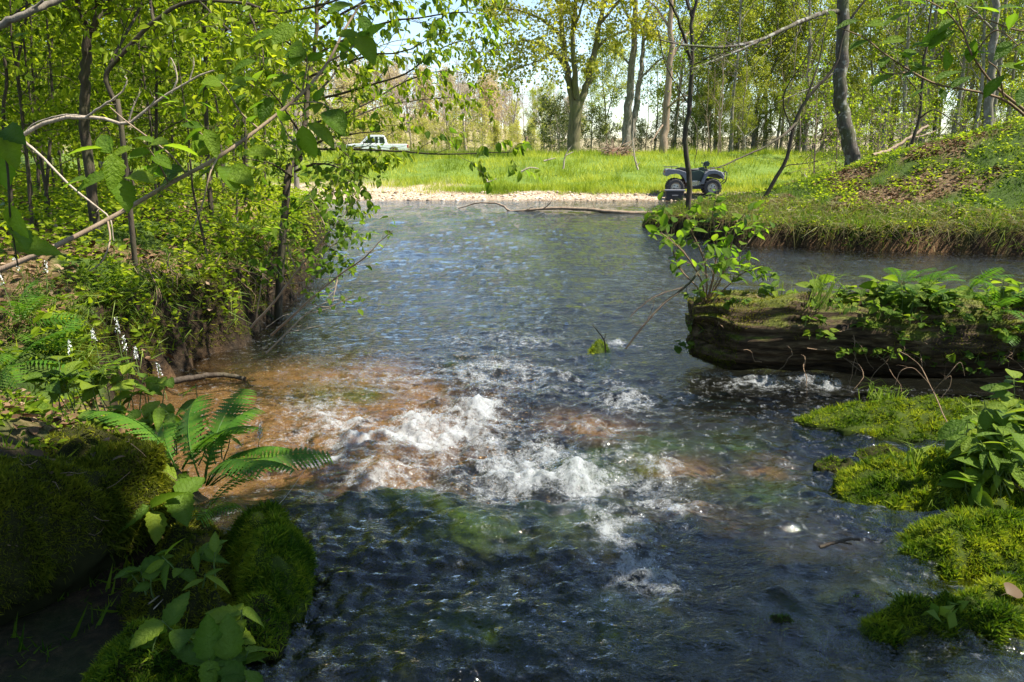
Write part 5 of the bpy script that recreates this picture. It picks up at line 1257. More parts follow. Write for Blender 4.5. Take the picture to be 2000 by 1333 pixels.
for i, (px, py, z, h, lab) in enumerate([(148, 730, .45, .20, "brightest white foamflower beside the broad round leaved herb"), (238, 690, .5, .22, "tallest white foamflower in front of the dark hollow"), (250, 720, .45, .20, "white foamflower just right below the tallest one"), (272, 730, .4, .17, "white foamflower rightmost of the hollow's group"), (325, 770, .3, .20, "white foamflower at the edge of the brown shallows"), (192, 690, .5, .16, "small white foamflower left of the hollow"), (70, 520, .8, .2, "white foamflower behind the long branch at left"), (52, 560, .8, .2, "white foamflower low under the long branch"), (90, 560, .75, .18, "white foamflower right of the two under the long branch"), (20, 590, .75, .2, "white foamflower at the left picture edge"), (505, 880, .2, .16, "pale foamflower leaning over the brown shallows")]):
    foamflower(lab, on(px, py, z), h, 900 + i)
# thin dead stalks crossing over the round cushion
limb_tree("dry_stalk", "long pale dry stalk crossing the round moss cushion", "stalk", [([on(290, 1180, .34), at(400, 1100, 2.2), at(500, 1080, 2.2), at(555, 1065, 2.2)], .0025, .0015), ([at(430, 1030, 2.3), at(500, 1050, 2.25), at(553, 1070, 2.2)], .002, .0012), ([on(300, 1190, .34), at(400, 1090, 2.3), at(540, 990, 2.6), at(620, 880, 2.9)], .0018, .001)], M_bark_pale, None, twigs=1, tl=.03, n3=0, nl=0, seed=191, sides=4)
lg = hit(400, 745)
limb_tree("sunken_branch", "short dark branch lying in the brown shallows on the left", "branch", [([lg + [-.22, -.12, .02], lg + [-.05, -.02, .03], lg + [.1, .03, .035], lg + [.26, .05, .0]], .024, .014)], M_bark, None, twigs=2, tl=.06, n3=0, nl=0, seed=192)

# roots hanging from the cut bank
for i, (px, py, lab) in enumerate([(300, 560, "thin roots dangling in the dark hollow, left group"), (370, 560, "thin roots dangling in the dark hollow, middle group"), (440, 570, "thin roots dangling in the hollow, right group"), (240, 570, "thin roots hanging beside the white flowers")]):
    rs = np.random.default_rng(930 + i); h0 = hit(px, py - 40); o = thing("hanging_roots", lab, "roots", h0, "roots hanging from the left bank"); m = 11
    st_ = np.column_stack([rs.normal(0, .16, m) + .08, rs.normal(-.05, .1, m), rs.uniform(-.05, .12, m)])
    P = grow_paths(st_, np.column_stack([rs.normal(.25, .3, m), rs.normal(-.25, .3, m), rs.normal(-.4, .3, m)]), rs.uniform(.2, .5, m), 9, rs, .28, 0, .35)
    for j in range(m):
        mb = MB(); mb.add(*tubes(P[j:j + 1], taper(1, 9, .0045, .0015), 4)); link("root", mb.mesh("root"), M_bark_red, o)

# ================================================================== LONG BRANCHES IN THE LEFT FOREGROUND
A_pts = [(-60, 545, 2.5), (0, 527, 2.55), (100, 485, 2.6), (210, 430, 2.7), (330, 360, 2.8), (425, 308, 2.9), (505, 252, 3.0), (590, 182, 3.1), (640, 122, 3.2), (672, 60, 3.25), (700, 15, 3.3), (720, -20, 3.3)]
brA = thing("long_leafy_branch", "long grey branch rising diagonally across the left foreground, with large leaves", "branch", at(*A_pts[0]))
orgA = at(*A_pts[0]); rs = np.random.default_rng(201); mb = MB()
P = spline([at(*q) for q in A_pts], 60); mb.add(*tubes((P - orgA)[None], taper(1, 60, .0100, .0036), 9))
tw = [[(560, 205, 3.08), (620, 200, 3.0), (650, 215, 2.95)], [(640, 122, 3.2), (680, 100, 3.1), (700, 80, 3.05), (720, 75, 3.0)], [(505, 252, 3.0), (470, 220, 2.95), (440, 170, 2.9), (420, 155, 2.9)], [(425, 308, 2.9), (400, 270, 2.85), (385, 255, 2.8)], [(590, 182, 3.1), (600, 120, 3.1), (590, 95, 3.1)], [(330, 360, 2.8), (310, 320, 2.7), (290, 290, 2.6)],
      [(425, 308, 2.9), (410, 340, 2.8), (395, 400, 2.8), (375, 450, 2.8)], [(210, 430, 2.7), (215, 470, 2.65), (200, 510, 2.6), (175, 530, 2.6)], [(540, 222, 3.05), (560, 260, 2.95), (590, 300, 2.9)], [(365, 342, 2.85), (330, 300, 2.8), (250, 240, 2.8), (215, 210, 2.8)]]
twp = []
for q in tw:
    Q = spline([at(*z) for z in q], 14); twp.append(Q); mb.add(*tubes((Q - orgA)[None], taper(1, 14, .004, .0018), 5))
link("stem", mb.mesh("stem"), M_bark_tan, brA)
lv = [  # px,py,Y, direction in the picture (degrees, 0 right, 90 up), length px, face tilt
    (590, 95, 3.1, 160, 55), (592, 92, 3.1, 250, 52), (600, 95, 3.1, 30, 35), (655, 85, 3.05, -30, 60), (700, 70, 3.0, -60, 70), (660, 70, 3.05, 10, 45), (640, 215, 2.95, -50, 80), (625, 205, 3.0, 200, 40), (580, 150, 3.1, 200, 60), (575, 160, 3.1, 240, 55), (560, 150, 3.1, 170, 50),
    (575, 50, 3.2, 230, 60), (690, 10, 3.3, 200, 60), (700, 30, 3.3, -60, 50), (440, 165, 2.9, 180, 38), (430, 160, 2.9, 100, 30), (455, 155, 2.9, -20, 38), (470, 160, 2.9, 30, 35), (410, 160, 2.9, 220, 40), (350, 200, 2.85, 170, 40), (365, 205, 2.85, 240, 30), (385, 200, 2.85, -20, 40), (330, 195, 2.85, 120, 30),
    (400, 250, 2.8, 215, 55), (400, 252, 2.8, 290, 60), (395, 250, 2.8, 160, 40), (530, 190, 3.05, 250, 55), (520, 200, 3.05, 200, 45), (600, 240, 2.95, -40, 75), (590, 245, 2.95, 280, 70), (330, 290, 2.7, 200, 55), (320, 285, 2.7, -10, 70), (300, 280, 2.6, 150, 50),
    (440, 330, 2.85, -20, 85), (440, 325, 2.85, -50, 80), (420, 330, 2.85, 200, 50), (360, 335, 2.8, 180, 70), (350, 340, 2.8, 220, 70), (480, 300, 2.9, 10, 60), (210, 345, 2.6, 200, 75), (230, 350, 2.6, -60, 80), (250, 345, 2.6, 0, 70), (215, 300, 2.5, 120, 60), (220, 300, 2.5, 270, 75), (200, 290, 2.5, 180, 65), (260, 290, 2.55, 200, 50), (290, 285, 2.6, 20, 60), (170, 350, 2.6, 190, 60), (500, 160, 3.0, 60, 40), (545, 65, 3.2, 190, 60), (500, 120, 3.1, 200, 50), (610, 30, 3.2, 220, 45)]
def screen_leaf(q, L, lift=.35):
    px, py, Yd, ang = q; p = at(px, py, Yd); a = math.radians(ang)
    A_ = np.array([1.0, 0, 0]) * math.cos(a) + _UP * math.sin(a) * .8 + np.array([0, rs.normal(-.15, .4), 0])
    N_ = np.array([rs.normal(0, .35), -.45 + rs.normal(0, .3), 1.0]); 
    return p, unit(A_), unit(N_)
for q in lv:
    p, A_, N_ = screen_leaf(q[:4], q[4]); L = q[4] / 1500 * q[2] * .95
    leaf_objects(brA, orgA, "toothed" if q[4] > 62 and q[0] < 360 else "oval", M_leaf_big, [p], [A_], [N_], [L])
for Q in twp[:6] + twp[8:9]:
    qq = leaves_along(Q[None], 6, rs, .075, .5, .7, .2, .6)
    leaf_objects(brA, orgA, "oval", M_leaf_big, *qq[:4])
B_ = [([at(a, b, c) for a, b, c in q], r0, r1) for q, r0, r1 in [
    ([(-30, 330, 2.9), (30, 275, 2.9), (80, 243, 2.9), (130, 231, 2.9), (190, 232, 2.9), (250, 242, 2.9), (290, 210, 2.9), (335, 180, 2.9), (385, 150, 2.9), (418, 138, 2.9)], .009, .003),
    ([(165, 231, 2.9), (205, 205, 2.85), (238, 180, 2.85), (248, 158, 2.85), (243, 150, 2.85)], .0045, .0015), ([(250, 242, 2.9), (262, 205, 2.9), (276, 178, 2.9)], .004, .0015), ([(335, 182, 2.9), (345, 160, 2.9), (343, 135, 2.9), (333, 113, 2.9), (329, 130, 2.9)], .004, .0012), ([(370, 158, 2.9), (378, 130, 2.9), (378, 112, 2.9)], .003, .0012), ([(255, 240, 2.9), (275, 225, 2.9), (300, 200, 2.88), (302, 188, 2.88)], .004, .0012), ([(40, 270, 2.9), (75, 300, 2.85), (140, 365, 2.8), (190, 405, 2.75), (215, 430, 2.7), (222, 470, 2.7)], .005, .002), ([(190, 232, 2.9), (130, 225, 2.95), (70, 240, 3), (45, 262, 3)], .004, .0015)]]
limb_tree("pale_bare_branch", "pale bare branch curving up with hooked tips at the left", "branch", B_, M_bark_pale, None, twigs=2, tl=.05, n3=0, nl=0, seed=203, sides=8)
limb_tree("corner_branch", "thick pale branch crossing the top left corner", "branch", [([at(-40, 75, 2.4), at(0, 50, 2.4), at(55, 25, 2.4), at(115, 0, 2.45), at(190, -40, 2.5)], .012, .008), ([at(55, 25, 2.4), at(90, -5, 2.4), at(110, -40, 2.4)], .004, .003)], M_bark_grey, None, twigs=1, tl=.08, n3=0, nl=0, seed=204, sides=8)
# big leaves hanging in at the left edge
brL = thing("edge_leaf_branch", "large green leaves on a twig at the left picture edge", "branch", at(-40, 220, 1.9)); o0 = at(-40, 220, 1.9)
mb = MB(); Q = spline([at(-40, 220, 1.9), at(0, 260, 1.9), at(15, 330, 1.9), at(20, 420, 1.95), at(35, 520, 2.0)], 16); mb.add(*tubes((Q - o0)[None], taper(1, 16, .004, .002), 5)); link("stem", mb.mesh("stem"), M_bark, brL)
for q in [(0, 255, 1.9, -70, 75), (10, 250, 1.9, -30, 65), (-5, 270, 1.9, 200, 70), (10, 400, 1.95, 210, 80), (20, 400, 1.95, -80, 70), (25, 440, 2, -40, 75), (20, 480, 2, -10, 90), (10, 490, 2, 200, 80), (30, 75, 2.1, 60, 30), (0, 300, 1.9, 250, 80)]:
    p, A_, N_ = screen_leaf(q[:4], q[4]); leaf_objects(brL, o0, "toothed", M_leaf_big, [p], [A_], [N_], [q[4] / 1500 * q[2] * 1.0])

# leafy twigs leaning out over the water from the left bank
for i, (lim, lab, nl_) in enumerate([
    ([[(490, 640, 5.4), (540, 585, 5.3), (580, 530, 5.2), (630, 470, 5.2), (655, 440, 5.2), (690, 395, 5.2)], [(500, 625, 5.4), (510, 560, 5.3), (520, 520, 5.3), (525, 470, 5.3)], [(580, 530, 5.2), (560, 480, 5.2), (545, 440, 5.2)], [(610, 495, 5.2), (650, 480, 5.1), (680, 455, 5.0)], [(640, 455, 5.2), (620, 410, 5.2), (600, 380, 5.2)], [(560, 555, 5.25), (600, 550, 5.1), (640, 520, 5.0)]], "leafy shrub leaning out over the water from the cut bank", 3),
    ([[(530, 655, 5.3), (600, 590, 5.0), (660, 540, 4.9), (710, 505, 4.8), (745, 470, 4.8), (768, 450, 4.8)], [(600, 590, 5.0), (640, 600, 4.9), (690, 580, 4.85)], [(660, 540, 4.9), (655, 565, 4.85), (650, 590, 4.8)]], "thin twig with few leaves stretching furthest over the water", 2),
    ([[(560, 420, 7.6), (600, 400, 7.4), (640, 380, 7.2), (690, 350, 7.0), (715, 340, 7.0)], [(560, 420, 7.6), (600, 440, 7.4), (650, 440, 7.2), (700, 420, 7.0)], [(580, 410, 7.5), (620, 360, 7.4), (660, 330, 7.4)], [(570, 420, 7.6), (560, 360, 7.4), (540, 320, 7.3)], [(600, 440, 7.4), (640, 480, 7.2), (670, 500, 7.1)], [(560, 425, 7.6), (520, 400, 7.4), (480, 390, 7.2)]], "dense leafy shrub at the foot of the overhanging tree", 5)]):
    lm = [([at(*z) for z in q], .009 if j == 0 else .005, .002) for j, q in enumerate(lim)]
    limb_tree("bank_shrub", lab, "shrub", lm, M_bark_tan if i < 2 else M_bark, M_leaf_sp, "oval", twigs=10 if i != 1 else 6, tl=.26 if i < 2 else .42, n3=2 if i != 1 else 0, nl=nl_, lsize=.058 if i < 2 else .065, asp=.6, seed=210 + i, objs=300, hang=.25, flat=.7, t0=.25, sides=6, rt=.4)
limb_tree("dead_bank_twig", "bare pale twig trailing in the water below the leafy shrub", "twig", [([at(520, 690, 5.2), at(560, 650, 5.1), at(600, 612, 5.0), at(640, 590, 4.95), at(690, 583, 4.9)], .006, .002), ([at(600, 612, 5.0), at(650, 600, 4.9), at(665, 580, 4.9)], .003, .001), ([at(560, 650, 5.1), at(610, 640, 5.0), at(650, 630, 4.9)], .003, .001), ([at(520, 640, 5.3), at(560, 615, 5.2), at(620, 610, 5.1)], .003, .001)], M_bark_pale, None, twigs=3, tl=.12, n3=0, nl=0, seed=215, sides=5)

# ================================================================== SPRAYS AT THE TOP RIGHT
brR = thing("broad_leaf_spray", "spray of broad fresh leaves hanging in at the top right", "branch", at(2060, 260, 3.2)); o0 = at(2060, 260, 3.2); mb = MB(); rs = np.random.default_rng(221)
rb_ = [[(2060, 260, 3.2), (2000, 215, 3.1), (1940, 165, 3.1), (1900, 110, 3.0), (1882, 65, 3.0), (1870, 20, 3.0), (1850, -30, 3.0)], [(2060, 275, 3.2), (2000, 225, 3.15), (1960, 195, 3.1), (1900, 178, 3.1), (1830, 165, 3.1), (1780, 140, 3.05), (1720, 100, 3.0), (1690, 75, 3.0), (1640, 55, 3.0)], [(1882, 65, 3.0), (1850, 25, 2.95), (1800, -5, 2.9)], [(1900, 110, 3.0), (1945, 60, 2.95), (1990, 90, 2.9)], [(1960, 190, 3.1), (1950, 140, 3.0), (1930, 120, 2.95)], [(1780, 140, 3.05), (1745, 145, 3.0), (1715, 140, 3.0)], [(2060, 60, 3), (1990, 60, 3), (1930, 40, 3), (1880, 30, 3)]]
rq = []
for j, q in enumerate(rb_):
    Q = spline([at(*z) for z in q], 20); rq.append(Q); mb.add(*tubes((Q - o0)[None], taper(1, 20, .006 if j < 2 else .0035, .0018), 6))
link("stem", mb.mesh("stem"), M_bark_red, brR)
for q in [(1632, 38, 3, 110, 22), (1630, 60, 3, 40, 42), (1690, 52, 3, 20, 38), (1700, 78, 3, 200, 40), (1720, 85, 3, 20, 40), (1745, 100, 3, -20, 40), (1735, 110, 3, 220, 36), (1760, 115, 3, 40, 38), (1750, 145, 3, 200, 45), (1770, 125, 3, -10, 42), (1790, 142, 3, 190, 30), (1830, 70, 3, 60, 45), (1845, 95, 3, -70, 40), (1840, 30, 2.95, 150, 45), (1860, 20, 3, 40, 45), (1870, 60, 3, 200, 60), (1885, 55, 3, 60, 45), (1900, 15, 3, 0, 50), (1865, 5, 3, 170, 50), (1850, 60, 3, 230, 40), (1905, 75, 3, -100, 40), (1815, 85, 3, 180, 30), (1800, 120, 3, 10, 45), (1830, 138, 3, 170, 50), (1820, 170, 3.1, 200, 40), (1835, 172, 3.1, -80, 25), (1880, 140, 3.1, 190, 50), (1900, 150, 3.1, 200, 45), (1935, 105, 3, 170, 50), (1940, 120, 3, 60, 45), (1950, 130, 3, 0, 45), (1965, 145, 3, 230, 50), (1985, 110, 2.9, 60, 40), (1970, 60, 2.95, 100, 35), (1990, 90, 2.9, -60, 45), (1995, 170, 3, 250, 40), (1975, 130, 3, 30, 50), (1925, 25, 3, 80, 35), (1945, 20, 3, 20, 45), (1780, 25, 2.9, 200, 50), (1810, 10, 2.9, 150, 40), (1760, 10, 2.9, 190, 35)]:
    p, A_, N_ = screen_leaf(q[:4], q[4]); leaf_objects(brR, o0, "obovate", M_leaf_big, [p], [A_], [N_], [q[4] / 1500 * q[2] * 1.05])
# ================================================================== QUAD BIKE AND PICKUP
def box_v(c, s, bev=0.0):
    c = np.asarray(c, float); s = np.asarray(s, float) / 2
    if bev == 0: bev = min(s) * .25
    V = []
    for z in (-1, 1):
        for k in (0, 1):
            zz = z * (s[2] - (bev if k == (0 if z < 0 else 1) else 0)) ; ins = bev if k == (0 if z < 0 else 1) else 0
            # order: low cap inset, low edge, high edge, high cap inset
            pass
    lv = [(-s[2], bev), (-s[2] + bev, 0), (s[2] - bev, 0), (s[2], bev)]
    for z, ins in lv:
        a, b = s[0] - ins, s[1] - ins
        for x, y in ((-a + bev, -b), (a - bev, -b), (a, -b + bev), (a, b - bev), (a - bev, b), (-a + bev, b), (-a, b - bev), (-a, -b + bev)): V.append([x, y, z])
    F = []
    for i in range(3):
        for j in range(8): F.append([i * 8 + j, i * 8 + (j + 1) % 8, (i + 1) * 8 + (j + 1) % 8, (i + 1) * 8 + j])
    V = np.array(V) + c
    return V, [np.array(F), np.array([list(range(7, -1, -1)), list(range(24, 32))])]
def prism(outline, y0, y1, bev=.03):
    """side outline (x,z) drawn across y, with softened edges"""
    o = np.asarray(outline, float); n = len(o); c = o.mean(0)
    rings = [(y0, .94), (y0 + bev, 1.0), (y1 - bev, 1.0), (y1, .94)]
    V = np.concatenate([np.column_stack([c[0] + (o[:, 0] - c[0]) * s, np.full(n, y), c[1] + (o[:, 1] - c[1]) * s]) for y, s in rings])
    F = []
    for i in range(3):
        for j in range(n): F.append([i * n + j, i * n + (j + 1) % n, (i + 1) * n + (j + 1) % n, (i + 1) * n + j])
    return V, [np.array(F), np.array([list(range(n))[::-1], list(range(3 * n, 4 * n))])]
def lathe_y(prof, c, seg=28):
    """profile (r, y) turned about the axle"""
    th = np.linspace(0, 2 * np.pi, seg, endpoint=False); pr = np.asarray(prof, float); n = len(pr)
    V = np.stack([np.stack([r * np.cos(th), np.full(seg, y), r * np.sin(th)], 1) for r, y in pr]).reshape(-1, 3) + np.asarray(c)
    j = np.arange(seg); j2 = (j + 1) % seg
    F = np.concatenate([np.stack([i * seg + j, i * seg + j2, (i + 1) * seg + j2, (i + 1) * seg + j], 1) for i in range(n - 1)])
    return V, F
def part(name, pieces, mat, parent, sm=False):
    mb = MB()
    for V, F in pieces: mb.add(V, F if isinstance(F, list) else [F])
    return link(name, mb.mesh(name, sm), mat, parent)
M_rubber = plain_mat("tyre_rubber", (.075, .068, .062), .85, .2, var=.4, scale=25)
M_rim = plain_mat("muddy_alloy", (.55, .50, .42), .4, .5, .6, .2, 20)
M_plastic = plain_mat("grey_plastic", (.17, .17, .18), .38, .5, var=.2, scale=12)
M_dark = plain_mat("black_plastic", (.018, .018, .02), .5, .4, var=.3)
M_greenp = plain_mat("dark_green_panel", (.03, .055, .045), .3, .5, var=.2)
M_rust = plain_mat("muddy_underside", (.12, .06, .035), .8, .2, var=.4, scale=20)
M_white = plain_mat("white_car_paint", (.80, .80, .80), .25, .5, var=.02)
M_glass = plain_mat("dark_car_glass", (.02, .035, .03), .05, .8, var=.1)
M_red = plain_mat("red_lens", (.45, .03, .02), .2, .6, var=.1)
M_chrome = plain_mat("chrome", (.6, .6, .6), .2, .5, .9, .1)

qp = G(*at(1353, 379, 26.7)[:2]); 
q = thing("quad_bike", "muddy grey quad bike parked on the gravel shore", "quad bike", qp, None, math.radians(-7)); q.scale = (.94, .94, .94)
def wheel(x, y, r, w, parent, face):
    o = part("wheel", [lathe_y([(.05, -w * .2), (.05, w * .2)], (x, y, r), 12)], M_dark, parent)
    rb = r * .56
    ty = [lathe_y([(rb, -w * .5), (r * .86, -w * .5), (r * .95, -w * .36), (r * .97, 0), (r * .95, w * .36), (r * .86, w * .5), (rb, w * .5), (rb, -w * .5)], (x, y, r), 30)]
    for k in range(18):                                            # knobs of the tread
        a = k * 2 * math.pi / 18
        for s in (-1, 1):
            V, F = box_v((0, s * w * .24, 0), (.05, w * .40, .035)); ca, sa = math.cos(a + s * .09), math.sin(a + s * .09)
            V = V @ np.array([[ca, 0, sa], [0, 1, 0], [-sa, 0, ca]]) + np.array([-sa * -1 * 0 + (r * .965) * (-sa) * -1, 0, (r * .965) * ca]) + np.array([x, y, r])
            ty.append((V, F))
    part("tyre", ty, M_rubber, o)
    rim = [lathe_y([(rb * 1.02, -w * .42), (rb * .9, -w * .30), (rb * .78, -w * .18), (rb * .40, -w * .22), (.03, -w * .26), (.001, -w * .26)], (x, y, r), 24), lathe_y([(rb * 1.02, w * .42), (rb * .9, w * .30), (rb * .78, w * .18), (.001, w * .2)], (x, y, r), 24)]
    part("rim", rim, M_rim, o)
    part("wheel_nuts", [box_v((x + .075 * math.cos(a), y - w * .27, r + .075 * math.sin(a)), (.03, .03, .03)) for a in np.arange(4) * math.pi / 2 + .5], M_dark, o)
for x, y in ((.63, -.40), (.63, .40), (-.66, -.40), (-.66, .40)):
    wheel(x, y, .315, .24, q, -1)
part("chassis", [prism([(-.75, .34), (.75, .34), (.8, .50), (.35, .62), (-.35, .62), (-.8, .52)], -.17, .17), box_v((.63, 0, .31), (.09, .70, .09)), box_v((-.66, 0, .31), (.10, .70, .10))], M_rust, q)
part("footwell", [prism([(-.34, .26), (.30, .26), (.40, .36), (.30, .40), (-.30, .33), (-.40, .36)], -.46, .46)], M_dark, q)
part("engine", [box_v((0, 0, .48), (.5, .36, .3)), box_v((.02, -.2, .45), (.22, .08, .18))], M_chrome, q)
rf = [(-1.08, .74), (-1.05, .93), (-.95, .97), (-.55, .93), (-.28, .84), (-.24, .62), (-.30, .48), (-.36, .62), (-.45, .74), (-.66, .80), (-.88, .77), (-1.0, .70)]
part("rear_fender", [prism(rf, -.50, -.16), prism(rf, .16, .50), prism([(-1.02, .86), (-1.0, .96), (-.5, .92), (-.4, .84)], -.2, .2)], M_plastic, q)
ff = [(.20, .42), (.28, .62), (.34, .80), (.48, .92), (.70, .93), (.92, .86), (1.02, .72), (1.00, .60), (.93, .70), (.80, .79), (.60, .81), (.45, .76), (.36, .60), (.30, .42)]
part("front_fender", [prism(ff, -.50, -.16), prism(ff, .16, .50), prism([(.3, .72), (.36, .86), (.7, .95), (.98, .84), (1.02, .66), (.9, .6)], -.2, .2)], M_plastic, q)
part("side_panel", [prism([(-.26, .56), (-.22, .84), (.20, .92), (.36, .84), (.24, .54), (0, .50)], -.22, .22)], M_greenp, q)
part("seat", [prism([(-.62, .88), (-.66, .97), (-.45, 1.02), (-.1, .96), (.14, .98), (.2, .92), (.1, .86), (-.3, .84)], -.17, .17, .05)], M_dark, q, True)
part("fuel_tank", [prism([(.10, .88), (.14, 1.0), (.32, 1.03), (.46, .95), (.44, .86)], -.14, .14, .05)], M_greenp, q)
hb = part("handlebar", [tubes(spline([(.30, -.40, 1.16), (.33, -.22, 1.16), (.38, -.08, 1.08), (.38, .08, 1.08), (.33, .22, 1.16), (.30, .40, 1.16)], 16)[None], taper(1, 16, .016, .016), 8), tubes(np.array([[(.52, 0, .8), (.38, 0, 1.08)]], float), taper(1, 2, .03, .025), 8)], M_dark, q)
part("grip", [tubes(np.array([[(.30, s * .30, 1.16), (.295, s * .43, 1.16)]], float), taper(1, 2, .024, .024), 8) for s in (-1, 1)], M_dark, hb)
part("headlight_pod", [prism([(.30, 1.05), (.34, 1.20), (.46, 1.24), (.54, 1.16), (.50, 1.05)], -.12, .12, .04)], M_greenp, q)
rk = []
for z, x0, x1 in ((1.0, .55, 1.0), (1.03, -1.06, -.6)):
    for yy in np.linspace(-.38, .38, 6): rk.append(tubes(np.array([[(x0, yy, z), (x1, yy, z)]], float), taper(1, 2, .010, .010), 6))
    for xx in (x0, (x0 + x1) / 2, x1): rk.append(tubes(np.array([[(xx, -.38, z), (xx, .38, z)]], float), taper(1, 2, .011, .011), 6)); rk.append(tubes(np.array([[(xx, -.3, z), (xx, -.28, z - .12)]], float), taper(1, 2, .009, .009), 6))
part("rack", rk, M_dark, q)
part("front_bumper", [tubes(spline([(.98, -.32, .45), (1.1, -.32, .55), (1.12, -.30, .8), (1.08, 0, .88), (1.12, .30, .8), (1.1, .32, .55), (.98, .32, .45)], 26)[None], taper(1, 26, .018, .018), 8), tubes(np.array([[(1.1, -.32, .58), (1.1, .32, .58)]], float), taper(1, 2, .016, .016), 8)], M_dark, q)
part("headlight", [box_v((1.0, -.2, .80), (.07, .14, .09))], M_chrome, q); part("headlight", [box_v((1.0, .2, .80), (.07, .14, .09))], M_chrome, q)
part("tail_light", [box_v((-1.06, -.3, .86), (.05, .12, .06))], M_red, q)
bx = thing("dark_crate", "low black crate on the gravel before the quad bike's rear wheel", "crate", G(*at(1317, 383, 26.0)[:2]), None, math.radians(-4))
part("box", [prism([(-.28, 0), (.28, 0), (.30, .30), (-.30, .30)], -.16, .16)], M_dark, bx); part("lid", [box_v((0, 0, .32), (.66, .38, .045))], M_plastic, bx); part("handle", [box_v((0, -.19, .16), (.2, .03, .03))], M_plastic, bx)

tp = G(*at(737, 297, 74)[:2]); tp = tp - [0, 0, .15]
tk = thing("pickup_truck", "white crew cab pickup truck parked in the meadow behind the leaves", "pickup truck", tp, None, math.radians(187))
W = .95
body = [(-2.85, .45), (-2.85, 1.02), (-2.80, 1.10), (-.95, 1.10), (2.0, 1.12), (2.75, 1.02), (2.88, .85), (2.88, .45), (2.35, .42), (2.2, .75), (1.95, .88), (1.65, .88), (1.4, .75), (1.28, .42), (-1.1, .42), (-1.25, .75), (-1.5, .88), (-1.8, .88), (-2.05, .75), (-2.2, .45)]
part("body", [prism(body, -W, W, .06)], M_white, tk)
cab = part("cab", [prism([(-1.0, 1.08), (-.86, 1.55), (-.72, 1.84), (-.55, 1.90), (.55, 1.90), (.82, 1.80), (1.55, 1.12), (1.6, 1.08)], -W + .08, W - .08, .10)], M_white, tk)
for s in (-1, 1):
    for nm, ol in (("window", [(-.78, 1.16), (-.66, 1.70), (-.28, 1.74), (-.28, 1.16)]), ("window", [(-.14, 1.16), (-.14, 1.74), (.12, 1.74), (.12, 1.16)]), ("window", [(.26, 1.16), (.26, 1.74), (.62, 1.70), (1.22, 1.16)])):
        y0 = s * (W - .075); part(nm, [prism(ol, min(y0, y0 + s * .012) , max(y0, y0 + s * .012), .003)], M_glass, cab)
part("windscreen", [(np.array([[.86, -.72, 1.78], [.86, .72, 1.78], [1.56, .78, 1.14], [1.56, -.78, 1.14]]) + [.012, 0, .012], [np.array([[0, 1, 2, 3]])])], M_glass, cab)
part("rear_window", [(np.array([[-.98, -.6, 1.2], [-.98, .6, 1.2], [-.80, .6, 1.74], [-.80, -.6, 1.74]]) - [.015, 0, 0], [np.array([[0, 1, 2, 3]])])], M_glass, cab)
for s in (-1, 1):
    part("tail_light", [box_v((-2.83, s * .86, .90), (.10, .16, .28))], M_red, tk)
    part("headlight", [box_v((2.84, s * .74, .86), (.10, .34, .18))], M_chrome, tk)
    part("mirror", [box_v((1.15, s * 1.05, 1.22), (.10, .22, .18))], M_dark, tk)
part("bumper", [box_v((-2.92, 0, .56), (.14, 1.8, .2)), box_v((2.92, 0, .56), (.14, 1.8, .22))], M_chrome, tk)
for x in (1.8, -1.65):
    for s in (-1, 1):
        o = part("wheel", [lathe_y([(.05, -.1), (.05, .1)], (x, s * .82, .38), 10)], M_dark, tk)
        part("tyre", [lathe_y([(.22, -.12), (.34, -.12), (.38, -.08), (.38, .08), (.34, .12), (.22, .12), (.22, -.12)], (x, s * .82, .38), 22)], M_rubber, o)
        part("rim", [lathe_y([(.23, -.10), (.18, -.06), (.001, -.08)], (x, s * .82, .38), 18), lathe_y([(.23, .10), (.18, .06), (.001, .08)], (x, s * .82, .38), 18)], M_rim, o)

# ================================================================== SMALL THINGS ON THE MEADOW
sp = G(*at(1022, 285, 52)[:2])
V, F, F3 = log_geo(sp - [0, 0, .3], sp + [.25, 0, 1.15], .36, 24, 26, 41, .10, groove=.12)
so = thing("tree_stump", "broken pale tree stump at the meadow's back edge", "stump", sp); link("stump_wood", mesh_np("stump", V - sp, [F, F3]), M_bark_tan, so)
hp = G(*at(1205, 302, 37)[:2]); ho = thing("brush_pile", "small heap of dead twigs and earth on the meadow", "brush pile", hp); rs = np.random.default_rng(301); m = 90
th = rs.uniform(0, 6.28, m); P = grow_paths(np.column_stack([np.cos(th) * rs.uniform(0, .75, m), np.sin(th) * rs.uniform(0, .5, m), rs.uniform(0, .32, m)]), np.column_stack([rs.normal(0, 1, m), rs.normal(0, 1, m), rs.normal(.1, .25, m)]), rs.uniform(.5, 1.2, m), 6, rs, .25)
mb = MB(); mb.add(*tubes(P, taper(m, 6, .025, .008), 4)); tag(link("twigs", mb.mesh("twigs"), M_bark_tan, ho), kind="stuff")
V, F3, F4 = mound_geo([hp + [.9 * math.cos(a), .6 * math.sin(a), 0] for a in np.linspace(0, 6.28, 9)[:-1]], hp[2] - .05, .35, seed=8); link("earth", mesh_np("earth", V - hp, [F3, F4]), M_rust, ho)
